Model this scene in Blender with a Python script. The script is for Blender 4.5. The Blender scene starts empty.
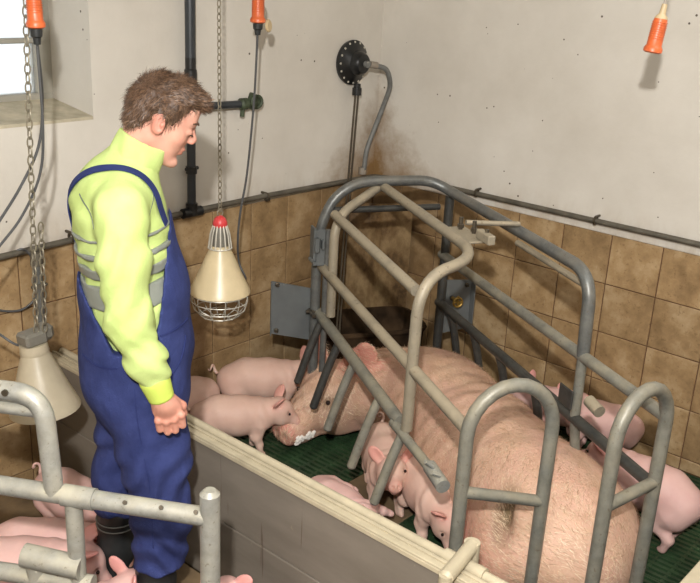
import bpy, bmesh, math, random
import numpy as np
from mathutils import Vector, Matrix, Euler
random.seed(7); rng = np.random.default_rng(7)
SC = bpy.context.scene
COL = SC.collection
V = Vector

# ------------------------------------------------------------ camera
cam_d = bpy.data.cameras.new('camera'); cam = bpy.data.objects.new('camera', cam_d); COL.objects.link(cam)
SC.camera = cam
cam_d.sensor_fit = 'HORIZONTAL'; cam_d.sensor_width = 36.0
cam_d.lens = 919.485 / 700 * 36.0
cam_d.clip_start = 0.05
R3 = V((0.66050032, -0.74917579, 0.04974907)); U3 = V((0.22201623, 0.25817433, 0.94024189)); F3 = V((0.71725039, 0.60998496, -0.33685341))
m = Matrix((R3, U3, -F3)).transposed().to_4x4(); m.translation = V((-3.74109519, -3.05949776, 2.05656327))
cam.matrix_world = m

# ------------------------------------------------------------ world, lights, exposure
w = bpy.data.worlds.new('overcast_sky'); SC.world = w; w.use_nodes = True
w.node_tree.nodes['Background'].inputs[0].default_value = (0.93, 0.97, 1.0, 1)
w.node_tree.nodes['Background'].inputs[1].default_value = 1.6
SC.view_settings.view_transform = 'Standard'; SC.view_settings.look = 'None'
SC.view_settings.gamma = 1; SC.view_settings.use_curve_mapping = False
SC.view_settings.exposure = -0.08

def area_light(name, loc, target, size, energy, color, size_y=None):
    d = bpy.data.lights.new(name, 'AREA'); o = bpy.data.objects.new(name, d); COL.objects.link(o)
    d.energy = energy; d.color = color; d.size = size
    if size_y: d.shape = 'RECTANGLE'; d.size_y = size_y
    o.location = loc
    o.rotation_euler = (V(target) - V(loc)).to_track_quat('-Z', 'Y').to_euler()
    return o
fl = V((-3.741, -3.059, 2.057)) + U3 * 0.42 - R3 * 0.07 - F3 * 0.45      # flash gun on the photographer's camera
area_light('camera_flash', fl, V((-1.0, -0.9, 0.7)), 0.07, 145, (1.0, 0.985, 0.965))
area_light('ceiling_tubes', (-2.9, -2.4, 2.64), (-2.9, -2.4, 0), 1.6, 42, (1.0, 0.985, 0.96), 1.2)  # unseen soft fill added for ambient light, no tubes modelled
area_light('ceiling_tubes', (-0.9, -2.6, 2.64), (-0.9, -2.6, 0), 0.5, 12, (1.0, 0.985, 0.96), 1.5)  # smaller unseen fill added towards the right wall

# ------------------------------------------------------------ materials
def srgb(r, g, b):
    f = lambda c: (c/255/12.92) if c/255 <= 0.04045 else ((c/255+0.055)/1.055)**2.4
    return (f(r), f(g), f(b), 1)
class NT:
    def __init__(s, name):
        s.m = bpy.data.materials.new(name); s.m.use_nodes = True; s.t = s.m.node_tree; s.n = s.t.nodes
        s.b = s.n['Principled BSDF']; s.tc = s.n.new('ShaderNodeTexCoord')
    def link(s, a, b): s.t.links.new(a, b)
    def mapping(s, scale=(1, 1, 1), out='Object'):
        mp = s.n.new('ShaderNodeMapping'); mp.inputs['Scale'].default_value = scale
        s.link(s.tc.outputs[out], mp.inputs[0]); return mp.outputs[0]
    def noise(s, sc, detail=4, rough=0.55, vec=None, out='Object'):
        n = s.n.new('ShaderNodeTexNoise'); n.inputs['Scale'].default_value = sc
        n.inputs['Detail'].default_value = detail; n.inputs['Roughness'].default_value = rough
        s.link(vec if vec is not None else s.tc.outputs[out], n.inputs['Vector']); return n.outputs['Fac']
    def voro(s, sc, vec=None, feature='F1', out='Object'):
        n = s.n.new('ShaderNodeTexVoronoi'); n.feature = feature; n.inputs['Scale'].default_value = sc
        s.link(vec if vec is not None else s.tc.outputs[out], n.inputs['Vector']); return n
    def ramp(s, fac, stops):
        r = s.n.new('ShaderNodeValToRGB'); e = r.color_ramp.elements
        while len(e) < len(stops): e.new(0.5)
        for i, (p, c) in enumerate(stops):
            e[i].position = p; e[i].color = c if len(c) == 4 else (*c, 1)
        s.link(fac, r.inputs[0]); return r.outputs[0]
    def mix(s, fac, a, b, mode='MIX'):
        n = s.n.new('ShaderNodeMix'); n.data_type = 'RGBA'; n.blend_type = mode
        for v, i in ((fac, 0), (a, 6), (b, 7)):
            if hasattr(v, 'is_output') or isinstance(v, bpy.types.NodeSocket): s.link(v, n.inputs[i])
            else: n.inputs[i].default_value = v
        return n.outputs[2]
    def math(s, op, a, b=0.0, clamp=False):
        n = s.n.new('ShaderNodeMath'); n.operation = op; n.use_clamp = clamp
        for v, i in ((a, 0), (b, 1)):
            if isinstance(v, bpy.types.NodeSocket): s.link(v, n.inputs[i])
            else: n.inputs[i].default_value = v
        return n.outputs[0]
    def attr(s, name):
        n = s.n.new('ShaderNodeAttribute'); n.attribute_name = name; return n.outputs['Fac']
    def rnd(s): return s.n.new('ShaderNodeObjectInfo').outputs['Random']
    def bump(s, h, strength=0.3, dist=0.002):
        b = s.n.new('ShaderNodeBump'); b.inputs['Strength'].default_value = strength; b.inputs['Distance'].default_value = dist
        s.link(h, b.inputs['Height']); s.link(b.outputs[0], s.b.inputs['Normal'])
    def done(s, color=None, rough=0.6, metal=0.0, spec=None):
        if color is not None:
            if isinstance(color, bpy.types.NodeSocket): s.link(color, s.b.inputs['Base Color'])
            else: s.b.inputs['Base Color'].default_value = color
        if isinstance(rough, bpy.types.NodeSocket): s.link(rough, s.b.inputs['Roughness'])
        else: s.b.inputs['Roughness'].default_value = rough
        s.b.inputs['Metallic'].default_value = metal
        if spec is not None: s.b.inputs['Specular IOR Level'].default_value = spec
        return s.m
M = {}
def simple(name, c, rough=0.5, metal=0.0, var=0.12, sc=18, bump=0.0, spec=None):
    t = NT(name); f = t.noise(sc, 5)
    dk = tuple(x*(1-var*2) for x in c[:3]) + (1,); lt = tuple(min(1, x*(1+var)) for x in c[:3]) + (1,)
    col = t.ramp(f, [(0.25, dk), (0.75, lt)])
    if bump: t.bump(t.noise(sc*6, 4), bump, 0.001)
    M[name] = t.done(col, rough, metal, spec); return M[name]

def m_plaster():
    t = NT('plaster'); C = t.mapping((1, 1, 1))
    base = t.ramp(t.noise(1.7, 5, 0.6), [(0.3, srgb(190, 183, 171)), (0.7, srgb(209, 203, 192))])
    # fly dirt specks
    v = t.voro(19)
    wn = t.n.new('ShaderNodeTexWhiteNoise'); t.link(v.outputs['Position'], wn.inputs['Vector'])
    size = t.math('MULTIPLY', t.math('SUBTRACT', wn.outputs['Value'], 0.35, True), 0.15)
    sp = t.math('LESS_THAN', v.outputs['Distance'], size)
    base = t.mix(t.math('MULTIPLY', sp, 0.9), base, srgb(64, 50, 38))
    # brown damp stain that lives in the corner above the tiles
    sx = t.n.new('ShaderNodeSeparateXYZ'); t.link(t.tc.outputs['Object'], sx.inputs[0])
    r = t.math('ADD', t.math('ABSOLUTE', sx.outputs[0]), t.math('ABSOLUTE', sx.outputs[1]))
    hz = t.math('SUBTRACT', sx.outputs[2], 0.98)
    g = t.math('ADD', t.math('MULTIPLY', r, 2.2), t.math('MULTIPLY', hz, 1.9))
    g = t.math('SUBTRACT', 1.05, t.math('ADD', g, t.math('MULTIPLY', t.math('SUBTRACT', t.noise(5, 6, 0.7), 0.5), 1.6)), True)
    base = t.mix(t.math('MULTIPLY', g, 1.15, True), base, srgb(128, 98, 60))
    # drips / grime band close to the pipe line
    band = t.math('SUBTRACT', 1.0, t.math('MULTIPLY', t.math('ABSOLUTE', hz), 7.0), True)
    band = t.math('MULTIPLY', band, t.math('SUBTRACT', t.noise(9, 6, 0.7, t.mapping((1, 1, 0.35))), 0.42, True))
    base = t.mix(t.math('MULTIPLY', band, 1.6, True), base, srgb(150, 122, 84))
    t.bump(t.noise(38, 5, 0.6), 0.25, 0.004)
    M['plaster'] = t.done(base, 0.75, 0, 0.3)
m_plaster()
def m_tile():
    t = NT('glazed_tile'); 
    vec = t.n.new('ShaderNodeVectorMath'); vec.operation = 'ADD'
    cb = t.n.new('ShaderNodeCombineXYZ'); rr = t.math('MULTIPLY', t.rnd(), 37.0)
    for i in range(3): t.link(rr, cb.inputs[i])
    t.link(t.tc.outputs['Object'], vec.inputs[0]); t.link(cb.outputs[0], vec.inputs[1]); vv = vec.outputs[0]
    a = t.ramp(t.noise(8, 6, 0.65, vv), [(0.30, srgb(122, 98, 68)), (0.5, srgb(152, 125, 89)), (0.68, srgb(176, 152, 117))])
    sp = t.ramp(t.noise(60, 3, 0.6, vv), [(0.33, (1, 1, 1, 1)), (0.40, (0, 0, 0, 1))])
    a = t.mix(t.math('MULTIPLY', sp, 0.35), a, srgb(92, 66, 36))
    scr = t.ramp(t.noise(12, 2, 0.5, t.mapping((8, 8, 1.2))), [(0.73, (0, 0, 0, 1)), (0.78, (1, 1, 1, 1))])
    a = t.mix(t.math('MULTIPLY', scr, 0.18), a, srgb(205, 190, 165))
    hv = t.n.new('ShaderNodeHueSaturation'); t.link(a, hv.inputs['Color']); t.link(t.math('ADD', t.math('MULTIPLY', t.rnd(), 0.16), 0.92), hv.inputs['Value'])
    # grime splashed on by the sow near the trough corner
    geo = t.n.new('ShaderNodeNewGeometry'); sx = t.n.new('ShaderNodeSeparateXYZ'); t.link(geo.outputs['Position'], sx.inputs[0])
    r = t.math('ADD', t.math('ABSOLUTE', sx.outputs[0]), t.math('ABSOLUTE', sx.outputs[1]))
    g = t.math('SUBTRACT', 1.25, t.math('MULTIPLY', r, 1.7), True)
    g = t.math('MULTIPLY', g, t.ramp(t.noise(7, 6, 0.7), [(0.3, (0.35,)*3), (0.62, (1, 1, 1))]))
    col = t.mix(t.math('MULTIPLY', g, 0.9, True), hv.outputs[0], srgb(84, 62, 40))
    t.bump(t.noise(20, 4, 0.6, vv), 0.2, 0.002)
    M['tile'] = t.done(col, t.ramp(t.noise(10, 4), [(0.3, (0.28,)*3), (0.7, (0.5,)*3)]), 0, 0.4)
m_tile()
simple('grout', srgb(98, 66, 42), 0.9, 0, 0.15, 30, 0.3)
def m_tube(name, base, dust, amount, rough=0.42, metal=0.55):
    t = NT(name)
    c = t.ramp(t.noise(26, 6, 0.7), [(0.3, tuple(x*0.62 for x in base[:3])+(1,)), (0.55, base), (0.75, tuple(min(1, x*1.25) for x in base[:3])+(1,))])
    f = t.ramp(t.noise(9, 5, 0.6), [(0.5-amount*0.5, (0, 0, 0)), (0.5+0.35-amount*0.3, (1, 1, 1))])
    geo = t.n.new('ShaderNodeNewGeometry'); sx = t.n.new('ShaderNodeSeparateXYZ'); t.link(geo.outputs['Normal'], sx.inputs[0])
    up = t.math('MULTIPLY', t.math('ADD', sx.outputs[2], 0.55, True), f)      # settled dust lies on what faces up
    c = t.mix(t.math('MULTIPLY', up, amount*1.3, True), c, dust)
    pit = t.ramp(t.noise(70, 3), [(0.30, (1, 1, 1)), (0.36, (0, 0, 0))])
    c = t.mix(t.math('MULTIPLY', pit, 0.5), c, srgb(88, 72, 50))
    t.bump(t.noise(60, 4), 0.25, 0.0015)
    t.link(t.math('MULTIPLY', t.math('SUBTRACT', 1.0, up, True), metal), t.b.inputs['Metallic'])
    mm = t.done(c, rough, metal); 
    t.link(t.math('MULTIPLY', t.math('SUBTRACT', 1.0, up, True), metal), t.b.inputs['Metallic'])
    M[name] = mm
m_tube('galv', srgb(112, 113, 107), srgb(150, 140, 116), 0.55, 0.45, 0.3)
m_tube('galv_dust', srgb(124, 118, 105), srgb(152, 140, 118), 0.9, 0.5, 0.25)
m_tube('galv_dark', srgb(62, 63, 61), srgb(90, 82, 68), 0.3, 0.45, 0.45)
m_tube('galv_near', srgb(132, 134, 132), srgb(170, 162, 140), 0.6, 0.4, 0.35)
m_tube('galv_blue', srgb(98, 101, 100), srgb(128, 118, 100), 0.4, 0.4, 0.45)
simple('grey_plate', srgb(106, 109, 108), 0.5, 0.3, 0.12, 9, 0.15)
simple('dark_trough', srgb(58, 44, 30), 0.9, 0.0, 0.5, 9, 0.6, 0.1)
simple('bolt_steel', srgb(90, 82, 70), 0.4, 0.7)
simple('brass', srgb(150, 120, 55), 0.4, 0.6)
simple('cream_profile', srgb(180, 168, 142), 0.5, 0, 0.10, 14, 0.1)
simple('black_pipe', srgb(48, 52, 56), 0.35, 0.0, 0.2, 9)
simple('grey_pipe', srgb(98, 92, 80), 0.5, 0.2, 0.25, 14, 0.2)
simple('valve_green', srgb(74, 84, 62), 0.6, 0.2, 0.4, 40, 0.6)
simple('black_rubber', srgb(34, 36, 36), 0.45, 0, 0.2, 20)
simple('black_plastic', srgb(26, 27, 27), 0.35, 0, 0.3, 12)
simple('hose_grey', srgb(112, 112, 108), 0.5, 0, 0.15, 30)
simple('cable', srgb(74, 74, 74), 0.5, 0, 0.1, 30)
simple('cable_light', srgb(142, 132, 118), 0.5, 0, 0.1, 30)
simple('orange_plastic', srgb(206, 98, 50), 0.4, 0, 0.12, 10)
simple('tan_cap', srgb(190, 168, 130), 0.5, 0, 0.1, 10)
simple('lamp_cream', srgb(206, 188, 150), 0.35, 0, 0.10, 8)
simple('lamp_white', srgb(176, 164, 140), 0.35, 0, 0.10, 8)
simple('lamp_red', srgb(200, 60, 62), 0.4)
simple('lamp_grey', srgb(112, 108, 98), 0.4)
simple('zinc_wire', srgb(205, 200, 186), 0.35, 0.4)
simple('chain_steel', srgb(150, 142, 124), 0.4, 0.6)
simple('frame_grey', srgb(150, 146, 134), 0.5, 0, 0.08, 8)
simple('dark_glass', srgb(30, 22, 20), 0.2)
simple('window_sill_dirty', srgb(186, 176, 152), 0.8, 0, 0.16, 16, 0.2)
simple('ceiling_paint', srgb(200, 196, 186), 0.9)
simple('brown_floor', srgb(112, 92, 66), 0.75, 0, 0.25, 10, 0.4)
simple('green_slat', srgb(44, 66, 42), 0.45, 0, 0.35, 14, 0.3)
simple('pit_dark', srgb(20, 18, 14), 0.9)
def m_board():
    t = NT('grey_board')
    c = t.ramp(t.noise(5, 5, 0.6, t.mapping((1, 0.4, 1.5))), [(0.3, srgb(104, 96, 86)), (0.7, srgb(126, 118, 107))])
    s = t.ramp(t.noise(30, 5, 0.7), [(0.68, (0, 0, 0)), (0.75, (1, 1, 1))])
    c = t.mix(t.math('MULTIPLY', s, 0.5), c, srgb(160, 148, 120))
    d = t.ramp(t.noise(16, 2, 0.5, t.mapping((1, 3, 0.16))), [(0.72, (0, 0, 0)), (0.75, (1, 1, 1))])
    c = t.mix(t.math('MULTIPLY', d, 0.6), c, srgb(66, 44, 28))
    t.bump(t.noise(40, 3), 0.1, 0.001); M['board'] = t.done(c, 0.5, 0, 0.35)
m_board()
def m_skin_pig(name, a, b, dark, pinkc, tan=None, tanamt=0.0, wr=0.2):
    t = NT(name)
    c = t.ramp(t.noise(7, 4), [(0.3, a), (0.7, b)])
    if tan:
        f = t.ramp(t.noise(4.5, 5, 0.65), [(0.36, (0, 0, 0)), (0.62, (1, 1, 1))]); c = t.mix(t.math('MULTIPLY', f, tanamt), c, tan)
    f2 = t.ramp(t.noise(22, 4, 0.7), [(0.62, (0, 0, 0)), (0.8, (1, 1, 1))]); c = t.mix(t.math('MULTIPLY', f2, 0.22), c, dark)
    c = t.mix(t.math('MULTIPLY', t.attr('pink'), 1.0, True), c, pinkc)
    c = t.mix(t.math('MULTIPLY', t.attr('grime'), 1.0, True), c, dark)  # darkens hooves and dirt, puts shade into nostrils, eye hollows and creases
    st = t.noise(95, 3, 0.6, t.mapping((1, 1, 0.6))); t.bump(st, wr, 0.003)
    t.b.inputs['Subsurface Weight'].default_value = 0.12; t.b.inputs['Subsurface Radius'].default_value = (0.02, 0.008, 0.005)
    t.b.inputs['Subsurface Scale'].default_value = 0.5
    M[name] = t.done(c, 0.55, 0, 0.3)
m_skin_pig('piglet_skin', srgb(198, 162, 146), srgb(214, 182, 164), srgb(150, 108, 86), srgb(206, 142, 130))
m_skin_pig('piglet_pink', srgb(200, 160, 152), srgb(216, 180, 170), srgb(160, 116, 104), srgb(208, 140, 134))
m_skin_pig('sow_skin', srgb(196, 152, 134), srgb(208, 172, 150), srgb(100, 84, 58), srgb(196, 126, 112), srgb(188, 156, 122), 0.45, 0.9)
simple('pig_eye', srgb(38, 26, 24), 0.2)
simple('froth', srgb(236, 230, 220), 0.3, 0, 0.05, 80, 0.6)
def m_cloth(name, a, b, sc=9, fold=0.5, rough=0.85, weave=260):
    t = NT(name); c = t.ramp(t.noise(sc, 5, 0.6), [(0.3, a), (0.7, b)])
    h = t.math('ADD', t.noise(13, 3, 0.5, t.mapping((1, 1, 0.55))), t.math('MULTIPLY', t.noise(weave, 2), 0.12))
    t.bump(h, fold, 0.02); M[name] = t.done(c, rough, 0, 0.2)
m_cloth('hivis', srgb(172, 190, 112), srgb(186, 202, 130), 6, 0.35)
m_cloth('hivis_rib', srgb(178, 194, 84), srgb(190, 206, 98), 6, 0.15)
m_cloth('denim', srgb(38, 46, 88), srgb(52, 61, 108), 14, 0.6)
m_cloth('denim_strap', srgb(32, 40, 84), srgb(44, 52, 98), 14, 0.1)
simple('reflective', srgb(124, 128, 120), 0.4, 0.1, 0.06, 20)
simple('seam_dark', srgb(96, 104, 92), 0.6)
def m_skin():
    t = NT('human_skin'); c = t.ramp(t.noise(16, 4), [(0.3, srgb(186, 136, 118)), (0.7, srgb(200, 152, 132))])
    c = t.mix(t.math('MULTIPLY', t.attr('pink'), 1.0, True), c, srgb(184, 104, 86))
    c = t.mix(t.math('MULTIPLY', t.attr('grime'), 1.0, True), c, srgb(96, 66, 48))  # darkens brows and eye lines, puts shade into ear hollows and mouth
    t.bump(t.noise(160, 3), 0.15, 0.001)
    t.b.inputs['Subsurface Weight'].default_value = 0.1; t.b.inputs['Subsurface Radius'].default_value = (0.01, 0.004, 0.003)
    M['skin'] = t.done(c, 0.5, 0, 0.35)
m_skin()
def m_hair():
    t = NT('brown_hair'); c = t.ramp(t.noise(60, 4, 0.7, t.mapping((1, 1, 0.5))), [(0.3, srgb(48, 36, 28)), (0.55, srgb(80, 60, 46)), (0.8, srgb(112, 86, 66))])
    t.bump(t.noise(120, 3), 0.6, 0.004); M['hair'] = t.done(c, 0.5, 0, 0.3)
m_hair()
def m_strand():
    t = NT('hair_strand'); a = t.attr('shade'); c = t.ramp(a, [(0.0, srgb(52, 38, 28)), (0.5, srgb(88, 66, 50)), (1.0, srgb(128, 98, 74))]); M['strand'] = t.done(c, 0.45)
m_strand()
def m_bristle():
    t = NT('bristle'); c = t.ramp(t.attr('shade'), [(0.0, srgb(150, 116, 86)), (0.4, srgb(200, 168, 138)), (1.0, srgb(228, 208, 178))]); M['bristle'] = t.done(c, 0.5)
m_bristle()
def m_glass():
    t = NT('frosted_pane'); t.b.inputs['Transmission Weight'].default_value = 0.9
    t.bump(t.noise(14, 4, 0.6, t.mapping((1, 1, 0.4))), 0.3, 0.004)
    M['pane'] = t.done((0.93, 0.96, 0.97, 1), 0.35)
m_glass()

# ------------------------------------------------------------ object helpers
def mesh_obj(name, verts, faces, mat, parent=None, smooth=True):
    me = bpy.data.meshes.new(name)
    if isinstance(verts, np.ndarray) and isinstance(faces, np.ndarray):
        me.vertices.add(len(verts)); me.vertices.foreach_set('co', verts.astype(np.float32).ravel())
        k = faces.shape[1]; me.loops.add(faces.size); me.loops.foreach_set('vertex_index', faces.astype(np.int32).ravel())
        me.polygons.add(len(faces)); me.polygons.foreach_set('loop_start', np.arange(0, faces.size, k, dtype=np.int32))
        me.update(calc_edges=True); me.validate()
    else:
        me.from_pydata([tuple(v) for v in verts], [], faces); me.update()
    if smooth: me.polygons.foreach_set('use_smooth', [True]*len(me.polygons))
    if mat is not None: me.materials.append(M[mat] if isinstance(mat, str) else mat)
    o = bpy.data.objects.new(name, me); COL.objects.link(o)
    if parent is not None: o.parent = parent
    return o
def tag(o, label=None, cat=None, group=None, kind=None):
    if label: o['label'] = label
    if cat: o['category'] = cat
    if group: o['group'] = group
    if kind: o['kind'] = kind
    return o
def thing(name, label, cat, loc=(0, 0, 0), rz=0.0, group=None):
    o = bpy.data.objects.new(name, None); COL.objects.link(o); o.location = loc; o.rotation_euler = (0, 0, rz)
    o.empty_display_size = 0.1
    return tag(o, label, cat, group)
class MB:
    """collects simple shapes into one mesh"""
    def __init__(s): s.v = []; s.f = []
    def add(s, vs, fs):
        s.a = getattr(s, 'a', []); s.a.append((len(s.v), len(s.f)))
        b = len(s.v); s.v += [tuple(v) for v in vs]; s.f += [tuple(i+b for i in f) for f in fs]; return s
    def box(s, lo, hi, ch=0.0, mat=None):
        x0, y0, z0 = lo; x1, y1, z1 = hi
        if ch <= 0:
            vs = [V((x, y, z)) for x in (x0, x1) for y in (y0, y1) for z in (z0, z1)]
            fs = [(0, 1, 3, 2), (4, 6, 7, 5), (0, 4, 5, 1), (2, 3, 7, 6), (0, 2, 6, 4), (1, 5, 7, 3)]
        else:
            bm = bmesh.new(); bmesh.ops.create_cube(bm, size=1.0)
            for v in bm.verts: v.co = V(((x0+x1)/2+v.co.x*(x1-x0), (y0+y1)/2+v.co.y*(y1-y0), (z0+z1)/2+v.co.z*(z1-z0)))
            bmesh.ops.bevel(bm, geom=bm.edges[:], offset=ch, segments=1, affect='EDGES')
            bm.verts.index_update(); vs = [v.co.copy() for v in bm.verts]; fs = [tuple(v.index for v in f.verts) for f in bm.faces]; bm.free()
        if mat is not None: vs = [mat @ v for v in vs]
        return s.add(vs, fs)
    def sweep(s, pts, r, n=12, cap=True, round_end=False):
        pts = [V(p) for p in pts]; rs = r if isinstance(r, (list, tuple)) else [r]*len(pts)
        if round_end:
            d0 = (pts[0]-pts[1]).normalized(); d1 = (pts[-1]-pts[-2]).normalized()
            pts = [pts[0]+d0*rs[0]*0.45] + pts + [pts[-1]+d1*rs[-1]*0.45]; rs = [rs[0]*0.6] + list(rs) + [rs[-1]*0.6]
        tang = []
        for i in range(len(pts)):
            a = pts[max(i-1, 0)]; b = pts[min(i+1, len(pts)-1)]; d = b-a
            tang.append(d.normalized() if d.length > 1e-9 else V((0, 0, 1)))
        t = tang[0]; up = V((0, 0, 1)) if abs(t.z) < 0.9 else V((1, 0, 0)); nrm = t.cross(up).normalized()
        vs = []
        for i, p in enumerate(pts):
            t = tang[i]; nrm = (nrm - t*nrm.dot(t)).normalized(); bi = t.cross(nrm)
            for k in range(n):
                a = 2*math.pi*k/n; vs.append(p + (nrm*math.cos(a)+bi*math.sin(a))*rs[i])
        fs = []
        for i in range(len(pts)-1):
            for k in range(n): fs.append((i*n+k, i*n+(k+1) % n, (i+1)*n+(k+1) % n, (i+1)*n+k))
        if cap: fs.append(tuple(range(n-1, -1, -1))); fs.append(tuple((len(pts)-1)*n+k for k in range(n)))
        return s.add(vs, fs)
    def lathe(s, prof, origin=(0, 0, 0), axis=(0, 0, 1), n=28, caps=True):
        ax = V(axis).normalized(); up = V((1, 0, 0)) if abs(ax.x) < 0.9 else V((0, 1, 0)); e1 = ax.cross(up).normalized(); e2 = ax.cross(e1); o = V(origin)
        vs = []; fs = []
        for (r, h) in prof:
            for k in range(n):
                a = 2*math.pi*k/n; vs.append(o + ax*h + (e1*math.cos(a)+e2*math.sin(a))*r)
        for i in range(len(prof)-1):
            for k in range(n): fs.append((i*n+k, i*n+(k+1) % n, (i+1)*n+(k+1) % n, (i+1)*n+k))
        if caps:
            fs.append(tuple(range(n-1, -1, -1))); fs.append(tuple((len(prof)-1)*n+k for k in range(n)))
        return s.add(vs, fs)
    def torus(s, c, axis, R, r, n=24, m=8, a0=0, a1=2*math.pi):
        ax = V(axis).normalized(); up = V((1, 0, 0)) if abs(ax.x) < 0.9 else V((0, 1, 0)); e1 = ax.cross(up).normalized(); e2 = ax.cross(e1); c = V(c)
        pts = [c+(e1*math.cos(a)+e2*math.sin(a))*R for a in np.linspace(a0, a1, n+1)]
        return s.sweep(pts, r, m, cap=False)
    def each(s, name, mat, parent=None, smooth=True):
        """one object for every set of shapes that touch each other"""
        st = s.a+[(len(s.v), len(s.f))]; bb = []
        for i in range(len(s.a)):
            P = np.array(s.v[st[i][0]:st[i+1][0]]); bb.append((P.min(0)-0.001, P.max(0)+0.001))
        g = list(range(len(bb)))
        for i in range(len(bb)):
            for j in range(i):
                if np.all(bb[i][0] <= bb[j][1]) and np.all(bb[j][0] <= bb[i][1]):
                    a, b = g[i], g[j]; g = [b if x == a else x for x in g]
        out = []
        for k in sorted(set(g)):
            q = MB()
            for i in range(len(bb)):
                if g[i] == k: q.add(s.v[st[i][0]:st[i+1][0]], [tuple(x-st[i][0] for x in f) for f in s.f[st[i][1]:st[i+1][1]]])
            out.append(q.build(name, mat, parent, smooth))
        return out
    def build(s, name, mat, parent=None, smooth=True, angle=35):
        o = mesh_obj(name, s.v, s.f, mat, parent, smooth)
        bm = bmesh.new(); bm.from_mesh(o.data); bmesh.ops.recalc_face_normals(bm, faces=bm.faces[:])
        if smooth:
            lim = math.radians(angle)
            for e in bm.edges:
                if len(e.link_faces) != 2 or e.calc_face_angle(0) > lim: e.smooth = False
        bm.to_mesh(o.data); bm.free()
        return o
def fillet(pts, rad, seg=7):
    pts = [V(p) for p in pts]; out = [pts[0]]
    for i in range(1, len(pts)-1):
        r = rad[i-1] if isinstance(rad, (list, tuple)) else rad
        a, b, c = pts[i-1], pts[i], pts[i+1]; da = (a-b); dc = (c-b)
        ra = min(r, da.length*0.49); rc = min(r, dc.length*0.49)
        p0 = b+da.normalized()*ra; p2 = b+dc.normalized()*rc
        for k in range(seg+1):
            t = k/seg; out.append(p0*(1-t)**2 + b*2*t*(1-t)*0.92 + (p0+p2)*0.5*2*t*(1-t)*0.08 + p2*t*t)
    out.append(pts[-1]); return out
def spline(pts, seg=8):
    pts = [V(p) for p in pts]; q = [pts[0]*2-pts[1]] + pts + [pts[-1]*2-pts[-2]]; out = []
    for i in range(1, len(q)-2):
        for k in range(seg):
            t = k/seg; p0, p1, p2, p3 = q[i-1:i+3]
            out.append(0.5*((2*p1)+(p2-p0)*t+(2*p0-5*p1+4*p2-p3)*t*t+(3*p1-p0-3*p2+p3)*t**3))
    out.append(pts[-1]); return out
def tube(name, pts, r, mat, parent=None, rad=0.0, n=14, round_end=False, holes=None):
    p = fillet(pts, rad) if rad else pts
    return MB().sweep(p, r, n, round_end=round_end).build(name, mat, parent)
AX = V((0.5, 0.866, 0)); NX = V((0.866, -0.5, 0))
def W(s, c, z): return AX*s + NX*c + V((0, 0, z))          # crate coordinates: along, across, up

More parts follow.
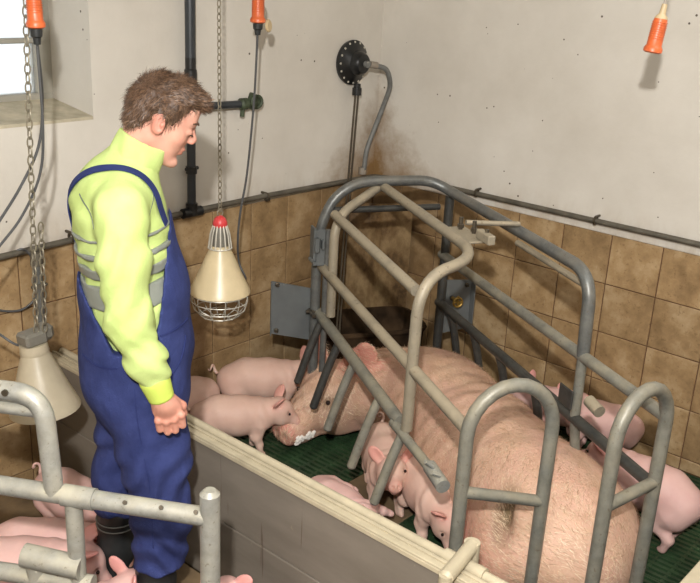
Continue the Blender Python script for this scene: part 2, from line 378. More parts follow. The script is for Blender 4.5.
# ------------------------------------------------------------ signed distance modelling
def seg_d(P, a, b, ra, rb, S):
    if S is not None: P = P*S; a = a*S; b = b*S
    ab = b-a; L = max(float(ab@ab), 1e-12)
    t = np.clip(((P-a)@ab)/L, 0, 1)
    return np.sqrt(np.maximum(((P-a-t[..., None]*ab)**2).sum(-1), 0)) - (ra+(rb-ra)*t)
def ell_d(P, c, r, Rm):
    q = P-c
    if Rm is not None: q = q@Rm
    k0 = np.sqrt(((q/r)**2).sum(-1)); k1 = np.sqrt(((q/(r*r))**2).sum(-1))
    return k0*(k0-1)/np.maximum(k1, 1e-9)
def rotm(rx=0, ry=0, rz=0): return np.array(Euler((rx, ry, rz)).to_matrix())
class Sdf:
    def __init__(s): s.p = []
    def cone(s, a, b, ra, rb, k=0.02, S=None, pink=0, grime=0, op=1):
        s.p.append(('c', np.array(a, float), np.array(b, float), ra, rb, k, None if S is None else np.array(S, float), pink, grime, op)); return s
    def chain(s, pts, rs, k=0.02, **kw):
        for i in range(len(pts)-1): s.cone(pts[i], pts[i+1], rs[i], rs[i+1], k, **kw)
        return s
    def ell(s, c, r, R=None, k=0.02, pink=0, grime=0, op=1):
        s.p.append(('e', np.array(c, float), np.array(r, float), R, None, k, None, pink, grime, op)); return s
    def xform(s, Mx):   # rigid transform (4x4 Matrix, uniform scale allowed) of all primitives
        A = np.array(Mx)[:3, :3]; T = np.array(Mx)[:3, 3]; sc = abs(np.linalg.det(A))**(1/3); Q = A/sc; o = []
        for q in s.p:
            if q[0] == 'c': o.append(('c', A@q[1]+T, A@q[2]+T, q[3]*sc, q[4]*sc, q[5]*sc, None, q[7], q[8], q[9]))
            else: o.append(('e', A@q[1]+T, q[2]*sc, Q@(q[3] if q[3] is not None else np.eye(3)), None, q[5]*sc, None, q[7], q[8], q[9]))
        s.p = o; return s
    def dist(s, q, P): return seg_d(P, q[1], q[2], q[3], q[4], q[6]) if q[0] == 'c' else ell_d(P, q[1], q[2], q[3])
    def box(s, q):
        if q[0] == 'c':
            r = max(q[3], q[4]); g = np.array([r]*3) if q[6] is None else r/q[6]
            return np.minimum(q[1], q[2])-g, np.maximum(q[1], q[2])+g
        r = q[2] if q[3] is None else np.abs(q[3])@q[2]
        return q[1]-r, q[1]+r
    def comb(s, F, d, k, op):
        if op > 0:
            h = np.maximum(k-np.abs(F-d), 0)/k; return np.minimum(F, d)-h*h*k*0.25
        d = -d; h = np.maximum(k-np.abs(F-d), 0)/k; return np.maximum(F, d)+h*h*k*0.25
    def at(s, P):
        F = np.full(P.shape[:-1], 9.0)
        for q in s.p: F = s.comb(F, s.dist(q, P), q[5], q[9])
        return F
    def grid(s, h, post=None, pad=0.02):
        bb = [s.box(q) for q in s.p if q[9] > 0]
        lo = np.min([b[0] for b in bb], 0)-pad; hi = np.max([b[1] for b in bb], 0)+pad
        n = np.ceil((hi-lo)/h).astype(int)+1; F = np.full(n, 0.12, np.float64)
        for q in s.p:
            a, b = s.box(q); mg = q[5]+3*h+0.01
            i0 = np.clip(np.floor((a-mg-lo)/h).astype(int), 0, n-1); i1 = np.clip(np.ceil((b+mg-lo)/h).astype(int)+1, 1, n)
            g = [lo[d]+h*np.arange(i0[d], i1[d]) for d in range(3)]
            P = np.stack(np.meshgrid(*g, indexing='ij'), -1); sl = tuple(slice(i0[d], i1[d]) for d in range(3))
            F[sl] = s.comb(F[sl], s.dist(q, P), q[5], q[9])
        if post is not None:
            g = [lo[d]+h*np.arange(n[d]) for d in range(3)]
            F = post(F, g[0][:, None, None], g[1][None, :, None], g[2][None, None, :])
        return F, lo
    def mesh(s, name, h, mat, parent=None, post=None, tint=True, pad=0.02):
        F, lo = s.grid(h, post, pad); v, f = surface_nets(F, lo, h)
        o = mesh_obj(name, v, f, mat, parent)
        if tint:
            for at, idx in (('pink', 7), ('grime', 8)):
                num = np.zeros(len(v)); den = np.full(len(v), 1e-6)
                if any(q[idx] for q in s.p):
                    for q in s.p:
                        if q[9] < 0 and not q[idx]: continue
                        wgt = np.exp(-np.abs(s.dist(q, v))/0.008); num += wgt*q[idx]; den += wgt
                a = o.data.attributes.new(at, 'FLOAT', 'POINT'); a.data.foreach_set('value', (num/den).astype(np.float32))
        return o
    def project(s, pts, off=0.0, it=6):
        P = np.array([tuple(p) for p in pts], float); e = 1e-4
        for _ in range(it):
            d = s.at(P); G = np.stack([(s.at(P+np.eye(3)[i]*e)-d)/e for i in range(3)], -1); G /= np.maximum(np.linalg.norm(G, axis=-1, keepdims=True), 1e-6)
            P = P - G*(d-off)[:, None]
        return P, G
def surface_nets(F, lo, h):
    n = F.shape; ins = F < 0
    c = np.zeros((n[0]-1, n[1]-1, n[2]-1), np.int8)
    for a in (0, 1):
        for b in (0, 1):
            for d in (0, 1): c += ins[a:n[0]-1+a, b:n[1]-1+b, d:n[2]-1+d]
    act = (c > 0) & (c < 8); idx = np.argwhere(act); N = len(idx)
    vid = np.full(act.shape, -1, np.int64); vid[act] = np.arange(N)
    corners = [(a, b, d) for a in (0, 1) for b in (0, 1) for d in (0, 1)]
    val = {k: F[idx[:, 0]+k[0], idx[:, 1]+k[1], idx[:, 2]+k[2]] for k in corners}
    S = np.zeros((N, 3)); cnt = np.zeros(N)
    for i, ka in enumerate(corners):
        for ax in range(3):
            if ka[ax]: continue
            kb = list(ka); kb[ax] = 1; kb = tuple(kb); va, vb = val[ka], val[kb]; cr = (va < 0) != (vb < 0)
            t = np.where(cr, va/np.where(cr, va-vb, 1), 0); p = np.tile(np.array(ka, float), (N, 1)); p[:, ax] += t
            S[cr] += p[cr]; cnt[cr] += 1
    v = (idx+S/np.maximum(cnt, 1)[:, None])*h+lo
    faces = []
    for ax in range(3):
        sl0 = [slice(None)]*3; sl1 = [slice(None)]*3; sl0[ax] = slice(0, n[ax]-1); sl1[ax] = slice(1, n[ax])
        A = ins[tuple(sl0)]; B = ins[tuple(sl1)]; e = np.argwhere(A != B); u, w_ = (ax+1) % 3, (ax+2) % 3
        ok = (e[:, u] > 0) & (e[:, w_] > 0) & (e[:, u] < n[u]-1) & (e[:, w_] < n[w_]-1); e = e[ok]
        du = np.zeros(3, int); du[u] = 1; dw = np.zeros(3, int); dw[w_] = 1
        q = np.stack([vid[tuple((e-du-dw).T)], vid[tuple((e-dw).T)], vid[tuple(e.T)], vid[tuple((e-du).T)]], 1)
        fl_ = ~A[tuple(e.T)]; q[fl_] = q[fl_][:, ::-1]; faces.append(q)
    return v, np.concatenate(faces)
def strands(name, o, count, length, width, mat, parent, flow, lift=0.35, keep=None, seed=1, curl=0.15, stuff=True):
    """short hairs rooted on the surface of mesh o, one thin bent triangle pair each"""
    g = np.random.default_rng(seed); me = o.data; nv = len(me.vertices)
    co = np.empty(nv*3); me.vertices.foreach_get('co', co); co = co.reshape(-1, 3)
    no = np.empty(nv*3); me.vertices.foreach_get('normal', no); no = no.reshape(-1, 3)
    ids = np.arange(nv)
    if keep is not None: ids = ids[keep(co, no)]
    ids = g.choice(ids, min(count, len(ids)*3)); p = co[ids]+g.normal(0, 0.003, (len(ids), 3)); nn = no[ids]
    fl = flow(p, nn); fl = fl+g.normal(0, curl, p.shape); fl -= nn*(fl*nn).sum(1, keepdims=True); fl /= np.linalg.norm(fl, axis=1, keepdims=True)+1e-9
    d = fl+nn*lift*g.uniform(0.4, 1.6, (len(p), 1)); d /= np.linalg.norm(d, axis=1, keepdims=True)
    side = np.cross(d, nn); side /= np.linalg.norm(side, axis=1, keepdims=True)+1e-9
    L = (length*g.uniform(0.5, 1.2, (len(p), 1))); mid = p+d*L*0.55; tip = p+d*L-nn*L*0.12
    a = p-nn*0.002-side*width; b = p-nn*0.002+side*width; c = mid+side*width*0.7; e = mid-side*width*0.7
    vs = np.stack([a, b, c, e, tip, tip+side*width*0.1], 1).reshape(-1, 3); k = np.arange(len(p))[:, None]*6
    f1 = k+np.array([[0, 1, 2, 3]]); f2 = k+np.array([[3, 2, 5, 4]])
    q = mesh_obj(name, vs, np.concatenate([f1, f2]), mat, parent, False)
    at = q.data.attributes.new('shade', 'FLOAT', 'POINT'); at.data.foreach_set('value', np.repeat(g.random(len(p)), 6).astype(np.float32))
    if stuff: q['kind'] = 'stuff'
    return q

# ============================================================ SETTING
TW, ZT = 0.2371, 0.98
def struct(name, mb, mat, smooth=False):
    o = mb.build(name, mat, None, smooth); o['kind'] = 'structure'; return o
WX0 = -2.95
wl = MB()          # left wall with the window opening (front face at y = 0)
wl.box((-4.6, 0.006, -0.3), (0.25, 0.36, ZT)); wl.box((-1.715, 0, ZT), (0.25, 0.36, 2.7))
wl.box((-4.6, 0, ZT), (-1.715, 0.36, 1.452)); wl.box((WX0, 0, 2.35), (-1.715, 0.36, 2.7)); wl.box((-4.6, 0, 1.452), (WX0, 0.36, 2.7))
wall_left = struct('wall_left', wl, 'plaster')
wr_ = MB(); wr_.box((0.006, -4.6, -0.3), (0.25, 0, ZT)); wr_.box((0, -4.6, ZT), (0.25, 0, 2.7))
wall_right = struct('wall_right', wr_, 'plaster')
struct('wall_back', MB().box((-4.6, -4.8, -0.3), (0.25, -4.6, 2.7)), 'plaster')
struct('wall_side', MB().box((-4.8, -4.8, -0.3), (-4.6, 0.26, 2.7)), 'plaster')
struct('ceiling', MB().box((-4.8, -4.8, 2.7), (0.25, 0.26, 2.8)), 'ceiling_paint')
# grout bed behind the tiles and the tiles themselves
struct('trim_1', MB().box((-4.55, 0.0015, -0.02), (-0.002, 0.0059, ZT-0.004)), 'grout')
struct('trim_2', MB().box((0.0015, -4.55, -0.02), (0.0059, -0.002, ZT-0.004)), 'grout')
rows = [(ZT-0.23*(k+1), ZT-0.23*k) for k in range(4)] + [(0.0, ZT-0.92)]
g_ = 0.0022
cache = {}
def tile_mesh(wd, ht):
    key = (round(wd, 3), round(ht, 3))
    if key not in cache:
        ch = 0.0025; x, z = wd/2, ht/2
        vs = [(-x, 0, -z), (x, 0, -z), (x, 0, z), (-x, 0, z), (-x, -0.004, -z), (x, -0.004, -z), (x, -0.004, z), (-x, -0.004, z),
              (-x+ch, -0.0065, -z+ch), (x-ch, -0.0065, -z+ch), (x-ch, -0.0065, z-ch), (-x+ch, -0.0065, z-ch)]
        fs = [(0, 1, 2, 3)] + [(i, i+4, (i+1) % 4+4, (i+1) % 4) for i in range(4)] + [(i+4, i+8, (i+1) % 4+8, (i+1) % 4+4) for i in range(4)] + [(8, 11, 10, 9)]
        fs = [tuple(reversed(f)) for f in fs]
        me = bpy.data.meshes.new('tile'); me.from_pydata(vs, [], fs); me.update(); me.materials.append(M['tile']); cache[key] = me
    return cache[key]
def tiles(parent, joints, side):
    for i in range(len(joints)-1):
        a, b = joints[i], joints[i+1]
        for (z0, z1) in rows:
            o = bpy.data.objects.new('tile', tile_mesh(b-a-2*g_, z1-z0-2*g_)); COL.objects.link(o); o.parent = parent
            j = lambda: random.uniform(-0.0025, 0.0025)
            if side == 'l': o.location = (-(a+b)/2, 0.001+random.uniform(0, 0.0006), (z0+z1)/2); o.rotation_euler = (j(), j()*0.5, j())
            else: o.location = (0.001+random.uniform(0, 0.0006), -(a+b)/2, (z0+z1)/2); o.rotation_euler = (j(), j()*0.5, -math.pi/2+j())
tiles(wall_left, [0.008, 0.174]+[0.411+TW*k for k in range(18)], 'l')
tiles(wall_right, [0.008, 0.199]+[0.436+TW*k for k in range(18)], 'r')
# window: recess sill, frame, panes
ws = MB(); ws.add([(-2.95, -0.001, 1.452), (-1.715, -0.001, 1.452), (-1.715, 0.34, 1.495), (-2.95, 0.34, 1.495), (-2.95, -0.001, 1.44), (-1.715, -0.001, 1.44), (-1.715, 0.34, 1.42), (-2.95, 0.34, 1.42)],
    [(0, 1, 2, 3), (4, 7, 6, 5), (0, 4, 5, 1), (1, 5, 6, 2), (2, 6, 7, 3), (3, 7, 4, 0)])
win = struct('window_1', ws, 'window_sill_dirty')
fr = MB(); y0, y1 = 0.27, 0.325; X0, X1, Z0, Z1 = -2.95, -1.715, 1.475, 2.35
for lo, hi in (((X0, y0, Z0), (X1, y1, Z0+0.035)), ((X0, y0, Z1-0.04), (X1, y1, Z1)), ((X1-0.065, y0+0.001, Z0+0.03), (X1+0.01, y1+0.002, Z1)), ((X0, y0, Z0), (X0+0.05, y1, Z1)), ((X0, y0+0.01, 1.70), (X1, y1-0.01, 1.72)), ((-2.36, y0, Z0), (-2.32, y1, Z1))):
    fr.box(lo, hi, 0.004)
fr.build('window_frame', 'frame_grey', win, False)
for (a, b, c, d) in ((X0+0.05, -2.36, 1.505, 1.70), (X0+0.05, -2.36, 1.72, 2.31), (-2.32, X1-0.065, 1.505, 1.70), (-2.32, X1-0.065, 1.72, 2.31)):
    MB().box((a, 0.295, c), (b, 0.301, d)).build('pane', 'pane', win, False)

# floor: solid slab, pit and plastic slatted panels
floor = struct('floor', MB().box((-4.6, -4.6, -0.35), (0.1, 0.1, -0.075)), 'pit_dark')
solid = [(-4.55, -4.55, -1.98, 0.0), (-1.92, -2.40, -1.42, -0.06), (-1.42, -1.62, -1.13, -0.86)]
for i, (xa, ya, xb, yb) in enumerate([(-4.55, -4.55, -1.98, 0.0), (-1.98, -4.55, 0.0, -2.44), (-1.93, -2.44, -1.76, 0.0)]):
    MB().box((xa, ya, -0.075), (xb, yb, -0.001), 0.003).build('concrete_slab', 'brown_floor', floor, False)
MB().box((-1.32, -1.24, -0.075), (-0.84, -0.90, -0.0005), 0.003).build('solid_panel', 'brown_floor', floor, False)
def slat_panel(xa, ya, xb, yb):
    mb = MB(); e = 0.012
    nx = max(2, round((xb-xa)/0.030)); ny = max(2, round((yb-ya)/0.078))
    wx = 0.015
    for i in range(nx+1):
        x = xa+(xb-xa)*i/nx; mb.box((max(xa, x-wx/2), ya, -0.035), (min(xb, x+wx/2), yb, -0.001))
    for j in range(ny+1):
        y = ya+(yb-ya)*j/ny; mb.box((xa, max(ya, y-0.006), -0.036), (xb, min(yb, y+0.006), -0.003))
    mb.build('slatted_panel', 'green_slat', floor, False)
xs = [-1.757, -1.32, -0.84, -0.44, -0.004]; ys = [-2.44, -1.84, -1.24, -0.90, -0.45, -0.004]
for i in range(4):
    for j in range(5):
        if i == 1 and j == 2: continue
        slat_panel(xs[i]+0.002, ys[j]+0.002, xs[i+1]-0.002, ys[j+1]-0.002)

# ============================================================ PEN PARTITION
def partition(name, label, x0, x1, y0, y1, along_y=True):
    t = thing(name, label, 'partition', ((x0+x1)/2, (y0+y1)/2, 0)); cx, cy = (x0+x1)/2, (y0+y1)/2
    def B(lo, hi, ch=0.003): return MB().box((lo[0]-cx, lo[1]-cy, lo[2]), (hi[0]-cx, hi[1]-cy, hi[2]), ch)
    if along_y: ix = 0.006; lo = lambda z: (x0+ix, y0, z); hi = lambda z: (x1-ix, y1, z)
    else: ix = 0.006; lo = lambda z: (x0, y0+ix, z); hi = lambda z: (x1, y1-ix, z)
    B(lo(0.0), hi(0.262)).build('board', 'board', t, False); B(lo(0.265), hi(0.527)).build('board', 'board', t, False)
    tag(B((x0, y0, 0.522), (x1, y1, 0.540)).build('top_profile', 'cream_profile', t, False), 'cream capping strip')
    if along_y:
        B((x0, y0, 0.540), (x0+0.012, y1, 0.548), 0.002).build('profile_lip', 'cream_profile', t, False)
        B((x0+0.03, y0, 0.540), (x0+0.036, y1, 0.546), 0.001).build('profile_lip', 'cream_profile', t, False)
    return t, cx, cy
pt, pcx, pcy = partition('pen_partition', 'long low grey board partition with cream top strip running past the man', -1.985, -1.935, -2.9, -0.003)
tube('top_rail', [(-1.915-pcx, -2.9-pcy, 0.535), (-1.915-pcx, -0.01-pcy, 0.535)], 0.015, 'cream_profile', pt)
tf = MB(); tf.sweep([(-2.035-pcx, -1.985-pcy, 0.572), (-1.872-pcx, -1.955-pcy, 0.572)], 0.021, 14, round_end=True)
tf.sweep([(-2.035-pcx, -1.985-pcy, 0.58), (-2.035-pcx, -1.985-pcy, 0.46)], 0.019, 12); tf.sweep([(-1.915-pcx, -2.03-pcy, 0.538), (-1.915-pcx, -1.90-pcy, 0.538)], 0.020, 14)
tf.sweep([(-1.872-pcx, -1.955-pcy, 0.585), (-1.872-pcx, -1.955-pcy, 0.50)], 0.023, 14)
tag(tf.build('tee_fitting', 'cream_profile', pt), 'cream pipe clamp over the top strip')
partition('pen_partition', 'cream topped end partition showing only in the bottom right corner of the picture', -1.93, -0.004, -2.465, -2.42, False)

# ============================================================ FARROWING CRATE
cr = thing('farrowing_crate', 'galvanised tubular steel farrowing crate standing diagonally over the sow', 'crate', W(-1.6, -0.26, 0))
cr_o = W(-1.6, -0.26, 0)
def K(s, c, z): return W(s, c, z)-cr_o
def ct(name, pts, r, mat='galv', rad=0.0, **kw): return tube(name, [K(*p) for p in pts], r, mat, cr, rad, **kw)
RT = 0.0205
# head hoop with the right top rail in one bent tube
ct('hoop', [(-0.885, -0.575, 0.0), (-0.885, -0.575, 1.00), (-0.885, -0.455, 1.178), (-0.885, -0.06, 1.172), (-0.96, 0.03, 1.122), (-2.035, 0.03, 1.118), (-2.05, 0.03, 0.825)], 0.0225, 'galv_blue', rad=[0.14, 0.13, 0.06, 0.08, 0.11])
ct('post', [(-0.885, 0.035, 0.0), (-0.885, 0.035, 1.10)], 0.021, 'galv_dark')  # shadowed post, its shade put into the darker steel colour
ct('post', [(-0.93, -0.545, 0.0), (-0.93, -0.545, 0.98)], 0.014, 'galv_blue')
ct('lower_top_rail', [(-1.50, 0.045, 1.065), (-2.02, 0.045, 1.058)], 0.012, 'galv_dust')
# right side
ct('rail', [(-0.86, 0.03, 0.82), (-2.50, 0.03, 0.826)], RT, 'galv')
ct('rail', [(-0.87, 0.03, 0.59), (-2.49, 0.03, 0.588)], RT, 'galv_dark')
ct('post', [(-2.05, 0.03, 0.82), (-2.055, 0.03, 0.59)], 0.018, 'galv')
ct('post', [(-2.055, 0.03, 0.60), (-2.055, 0.06, 0.40)], 0.018, 'galv', round_end=True)
for s in (-1.0, -1.24, -1.48, -1.76): ct('finger_bar', [(s, 0.03, 0.585), (s, 0.06, 0.50), (s, 0.10, 0.29)], 0.0175, 'galv_dark', rad=0.08, round_end=True)
# left side, the swinging frame
ct('frame_tube', [(-1.02, -0.545, 0.62), (-1.02, -0.545, 1.06), (-0.86, -0.285, 1.15), (-1.84, -0.29, 1.135), (-1.98, -0.57, 1.12), (-1.945, -0.56, 0.56)], 0.020, 'galv_dust', rad=[0.10, 0.03, 0.15, 0.13])
ct('rail', [(-1.06, -0.56, 1.082), (-1.935, -0.56, 1.062)], 0.0195, 'galv_dust')
ct('rail', [(-0.87, -0.56, 0.81), (-2.385, -0.56, 0.786)], RT, 'galv_dust')
ct('rail', [(-0.88, -0.56, 0.588), (-1.885, -0.56, 0.557)], 0.0235, 'galv')
ct('inner_rail', [(-1.86, -0.575, 0.545), (-2.20, -0.565, 0.535)], 0.0175, 'galv')
b = MB(); b.sweep([K(-2.16, -0.565, 0.54), K(-2.27, -0.565, 0.53)], 0.024, 12); b.sweep([K(-2.20, -0.57, 0.56), K(-2.20, -0.60, 0.585)], 0.008, 8); b.sweep([K(-2.25, -0.57, 0.56), K(-2.25, -0.60, 0.575)], 0.008, 8)
tag(b.build('clamp_sleeve', 'galv_near', cr), 'flattened sleeve with two bolts')
for s in (-0.94, -1.19, -1.39, -1.69, -1.94): ct('finger_bar', [(s, -0.56, 0.565), (s, -0.60, 0.47), (s, -0.66, 0.283)], 0.0175, 'galv_dark' if s > -1.3 else 'galv', rad=0.08, round_end=True)
# bracket and strut tying the frame to the right top rail
b = MB(); Mx = Matrix.Translation(K(-1.62, -0.245, 1.145)) @ Matrix.Rotation(math.radians(60), 4, 'Z')
b.box((-0.10, -0.045, -0.004), (0.10, 0.05, 0.004), 0.002, Mx); b.box((-0.16, -0.04, 0.006), (-0.06, -0.012, 0.04), 0.003, Mx)
b.build('bracket_plate', 'galv_dust', cr, False)
b = MB()
for dx, dy in ((0.06, -0.01), (0.0, -0.035), (-0.11, -0.03)):
    p = Mx @ V((dx, dy, 0)); b.sweep([p, p+V((0, 0, 0.05))], 0.008, 8)
    b.lathe([(0.014, 0), (0.014, 0.012)], p+V((0, 0, 0.012)), n=6)
b.each('bolt', 'bolt_steel', cr)
ct('strut', [(-1.53, -0.20, 1.165), (-1.55, 0.015, 1.155)], 0.010, 'galv_dust')
ct('head_bar', [(-0.93, -0.52, 1.065), (-0.90, -0.02, 1.055)], 0.014, 'galv_dark')
# hinge bracket on the head post
b = MB(); Mh = Matrix.Translation(K(-0.93, -0.585, 0.93)) @ Matrix.Rotation(math.radians(60), 4, 'Z')
b.box((-0.03, 0.012, -0.10), (0.05, 0.022, 0.06), 0.002, Mh); b.box((-0.03, -0.022, -0.10), (-0.022, 0.03, 0.06), 0.002, Mh); b.box((-0.06, -0.01, -0.02), (0.02, 0.0, 0.02), 0.002, Mh)
b.sweep([Mh @ V((-0.06, 0.03, -0.08)), Mh @ V((0.02, 0.03, -0.08))], 0.008, 8); b.sweep([Mh @ V((-0.05, 0.02, -0.03)), Mh @ V((-0.05, 0.02, 0.03))], 0.012, 8)
b.build('hinge_bracket', 'grey_plate', cr, False)
# wing plates either side of the trough
def wing(c0, c1, z0, z1, z2, z3, bolts, mat='grey_plate'):
    s = -0.85; t = 0.004; ps = [(c0, z0), (c1, z1), (c1, z2), (c0, z3)]
    b = MB(); fr_ = [K(s+t, c, z) for c, z in ps]; bk = [K(s-t, c, z) for c, z in ps]
    b.add(fr_+bk, [(0, 1, 2, 3), (7, 6, 5, 4), (0, 4, 5, 1), (1, 5, 6, 2), (2, 6, 7, 3), (3, 7, 4, 0)])
    sg = -1 if c1 > c0 else 1      # folded outer flange
    b.add([K(s-t, c0, z0), K(s-t, c0, z3), K(s-t-0.03, c0+sg*0.006, z3), K(s-t-0.03, c0+sg*0.006, z0), K(s, c0+sg*0.004, z0), K(s, c0+sg*0.004, z3), K(s-t-0.03, c0+sg*0.010, z3), K(s-t-0.03, c0+sg*0.010, z0)],
          [(0, 1, 2, 3), (7, 6, 5, 4), (0, 3, 7, 4), (1, 5, 6, 2), (2, 6, 7, 3)])
    o = b.build('wing_plate', mat, cr, False)
    bb = MB()
    for (c, z) in bolts: bb.lathe([(0.011, 0), (0.011, 0.008), (0.006, 0.010), (0.006, 0.02)], K(s-t, c, z), -AX, 6)
    bb.each('bolt', 'bolt_steel', o)
wing(-0.765, -0.585, 0.735, 0.69, 0.445, 0.49, [(-0.742, 0.72), (-0.742, 0.505)])
wing(0.20, 0.05, 0.68, 0.69, 0.42, 0.44, [(0.175, 0.66), (0.105, 0.60)])
b = MB(); b.sweep([K(-0.88, -0.60, 0.60), K(-0.96, -0.60, 0.60)], 0.009, 10); b.sweep([K(-0.90, -0.62, 0.60), K(-0.90, -0.50, 0.60)], 0.008, 10); b.build('clamp_bolt', 'bolt_steel', cr)
b = MB(); b.sweep([K(-0.86, 0.105, 0.60), K(-0.93, 0.105, 0.60)], 0.009, 10); b.torus(K(-0.92, 0.105, 0.60), AX, 0.022, 0.006, 12, 6); b.sweep([K(-0.92, 0.08, 0.60), K(-0.92, 0.13, 0.60)], 0.006, 8); b.sweep([K(-0.92, 0.105, 0.575), K(-0.92, 0.105, 0.63)], 0.006, 8)
tag(b.build('wing_nut', 'brass', cr), 'yellowish brass wing nut')
# rear arches
def arch(name, A, B, ztop, zbar, lab, kink=0.0):
    a = V(A); d = V(B); mid = (a+d)/2; wv = (d-a); r = wv.length/2; ux = wv.normalized()
    pts = [K(a.x, a.y, 0.0), K(a.x, a.y, ztop-r*1.1)]
    for k in range(0, 13):
        th = math.pi*(1-k/12); q = mid+ux*math.cos(th)*r; pts.append(K(q.x, q.y, ztop-r*1.1+math.sin(th)*r*1.1))
    pts += [K(d.x, d.y, ztop-r*1.1), K(d.x, d.y, 0.0)]
    o = MB().sweep(pts, 0.0215, 16).build(name, 'galv', cr); tag(o, lab)
    tube('crossbar', [K(a.x, a.y, zbar[0]), K(d.x, d.y, zbar[1])], 0.019, 'galv', cr)
arch('arched_gate', (-2.39, -0.565, 0), (-2.40, -0.287, 0), 0.925, (0.585, 0.515), 'left arched rear bar with crossbar')
arch('arched_gate', (-2.59, -0.20, 0), (-2.505, 0.035, 0), 0.945, (0.60, 0.60), 'right arched rear bar with sloping crossbar')
b = MB(); b.box((-0.05, -0.004, -0.035), (0.035, 0.004, 0.035), 0.003, Matrix.Translation(K(-2.02, 0.0, 0.665)) @ Matrix.Rotation(math.radians(60), 4, 'Z')); b.build('slide_plate', 'galv_dark', cr, False)
o = ct('stub_tube', [(-2.06, 0.075, 0.655), (-2.13, 0.075, 0.645)], 0.022, 'galv_dust'); tag(o, 'short open tan tube end')

# feed trough in the corner behind the head hoop
tr = thing('feed_trough', 'dark dirty feed trough in the corner behind the head end of the crate', 'trough', W(-0.60, -0.26, 0.0))
tro = W(-0.60, -0.26, 0)
b = MB(); n = 20; prof = [(1.0, 0.0), (0.97, -0.10), (0.80, -0.20), (0.45, -0.26)]
vs = []; fs = []
for sgn, off in ((0, 0.0), (1, 0.012)):
    for (sc, dz) in prof:
        for k in range(n):
            a = 2*math.pi*k/n; cs, sn = math.cos(a), math.sin(a); q = (abs(cs)**5+abs(sn)**5)**-0.2
            vs.append(W(-0.60+cs*q*(0.165*sc-off), -0.22+sn*q*(0.27*sc-off), 0.40+dz+off)-tro)
for L in range(2):
    for i in range(3):
        for k in range(n):
            q = (L*4+i)*n; fs.append((q+k, q+(k+1) % n, q+n+(k+1) % n, q+n+k))
for k in range(n): fs.append((k, (k+1) % n, 4*n+(k+1) % n, 4*n+k))
fs += [tuple(3*n+k for k in range(n)), tuple(7*n+k for k in range(n))]
b.add(vs, fs); b.build('basin', 'dark_trough', tr)
b = MB(); b.sweep([W(-0.60+math.cos(a)*0.168*(abs(math.cos(a))**5+abs(math.sin(a))**5)**-0.2, -0.22+math.sin(a)*0.273*(abs(math.cos(a))**5+abs(math.sin(a))**5)**-0.2, 0.402)-tro for a in np.linspace(0, 2*math.pi, 41)], 0.010, 8); b.build('rim', 'dark_trough', tr)
b = MB(); b.box((-0.05, -0.09, 0.0), (0.05, 0.09, 0.15), 0.01, Matrix.Rotation(math.radians(60), 4, 'Z')); b.build('pedestal', 'dark_trough', tr, False)
tc_ = thing('splash_panel', 'dirty metal splash sheet fixed upright across the corner behind the trough', 'panel', (0, 0, 0))
b = MB(); a1 = V((-0.285, -0.03, 0)); a2 = V((-0.03, -0.30, 0)); dirp = (a2-a1).normalized(); nn_ = V((-dirp.y, dirp.x, 0))
t = NT('splash_metal'); c = t.ramp(t.noise(9, 7, 0.7, t.mapping((1, 1, 0.6))), [(0.32, srgb(58, 42, 27)), (0.47, srgb(112, 88, 58)), (0.65, srgb(150, 126, 90))]); t.bump(t.noise(40, 4), 0.3, 0.002)
M['splash_metal'] = t.done(c, 0.4, 0.25)
pr = [a1, a1.lerp(a2, 0.42)-V((0.012, 0.012, 0)), a1.lerp(a2, 0.5)-V((0.02, 0.02, 0)), a1.lerp(a2, 0.58)-V((0.012, 0.012, 0)), a2]
for p, q in zip(pr[:-1], pr[1:]):
    t_ = V((0.006, 0.006, 0)); vs = [p, q, q+t_, p+t_]; b.add([x+V((0, 0, 0.30)) for x in vs]+[x+V((0, 0, 0.90)) for x in vs], [(0, 1, 5, 4), (2, 3, 7, 6), (0, 3, 2, 1), (4, 5, 6, 7), (1, 2, 6, 5), (3, 0, 4, 7)])
b.build('sheet', 'splash_metal', tc_, False)

# ============================================================ NEIGHBOUR CRATE (near left)
nc0 = V((-2.797, -1.164, 0)); nd = V((0.5355, -0.8445, 0)); nn = V((0.8445, 0.5355, 0))
nc = thing('farrowing_crate', 'neighbouring pale galvanised crate in the bottom left foreground before the man', 'crate', nc0)
def Q(s, z, off=0.0): return nd*s + nn*off + V((0, 0, z))
tube('rail', [Q(-0.62, 0.822), Q(0.525, 0.798)], 0.0235, 'galv_near', nc)
tube('rail', [Q(-0.62, 0.548), Q(0.23, 0.556)], 0.0235, 'galv_near', nc)
b = MB(); b.sweep([Q(0.165, 0.806), Q(0.245, 0.804)], 0.0275, 16); b.build('sleeve', 'galv_near', nc)
b = MB()
for s in (0.33, 0.42, 0.505): p = Q(s, 0.805)-nn*0.018+V((0, 0, 0.014)); b.sweep([p, p-nn*0.005+V((0, 0, 0.004))], 0.0055, 8)
b.each('bolt', 'bolt_steel', nc)
tube('upper_loop', [Q(-0.62, 1.07), Q(0.128, 1.07), Q(0.142, 0.81)], 0.0235, 'galv_near', nc, 0.07)
tube('brace', [Q(-0.62, 1.012, 0.03), Q(0.13, 1.022, 0.005)], 0.016, 'galv_near', nc)
b = MB(); p = Q(0.05, 1.078)-nn*0.024; b.sweep([p, p-nn*0.006], 0.008, 10); b.build('bolt', 'bolt_steel', nc)
tube('post', [Q(0.19, 0.80), Q(0.19, 0.0)], 0.0215, 'galv_near', nc)
tube('end_post', [Q(0.536, 0.0), Q(0.533, 0.862)], 0.0245, 'galv_near', nc, n=18, round_end=True)
tube('post', [Q(-0.60, 0.0), Q(-0.60, 1.05)], 0.0215, 'galv_near', nc)
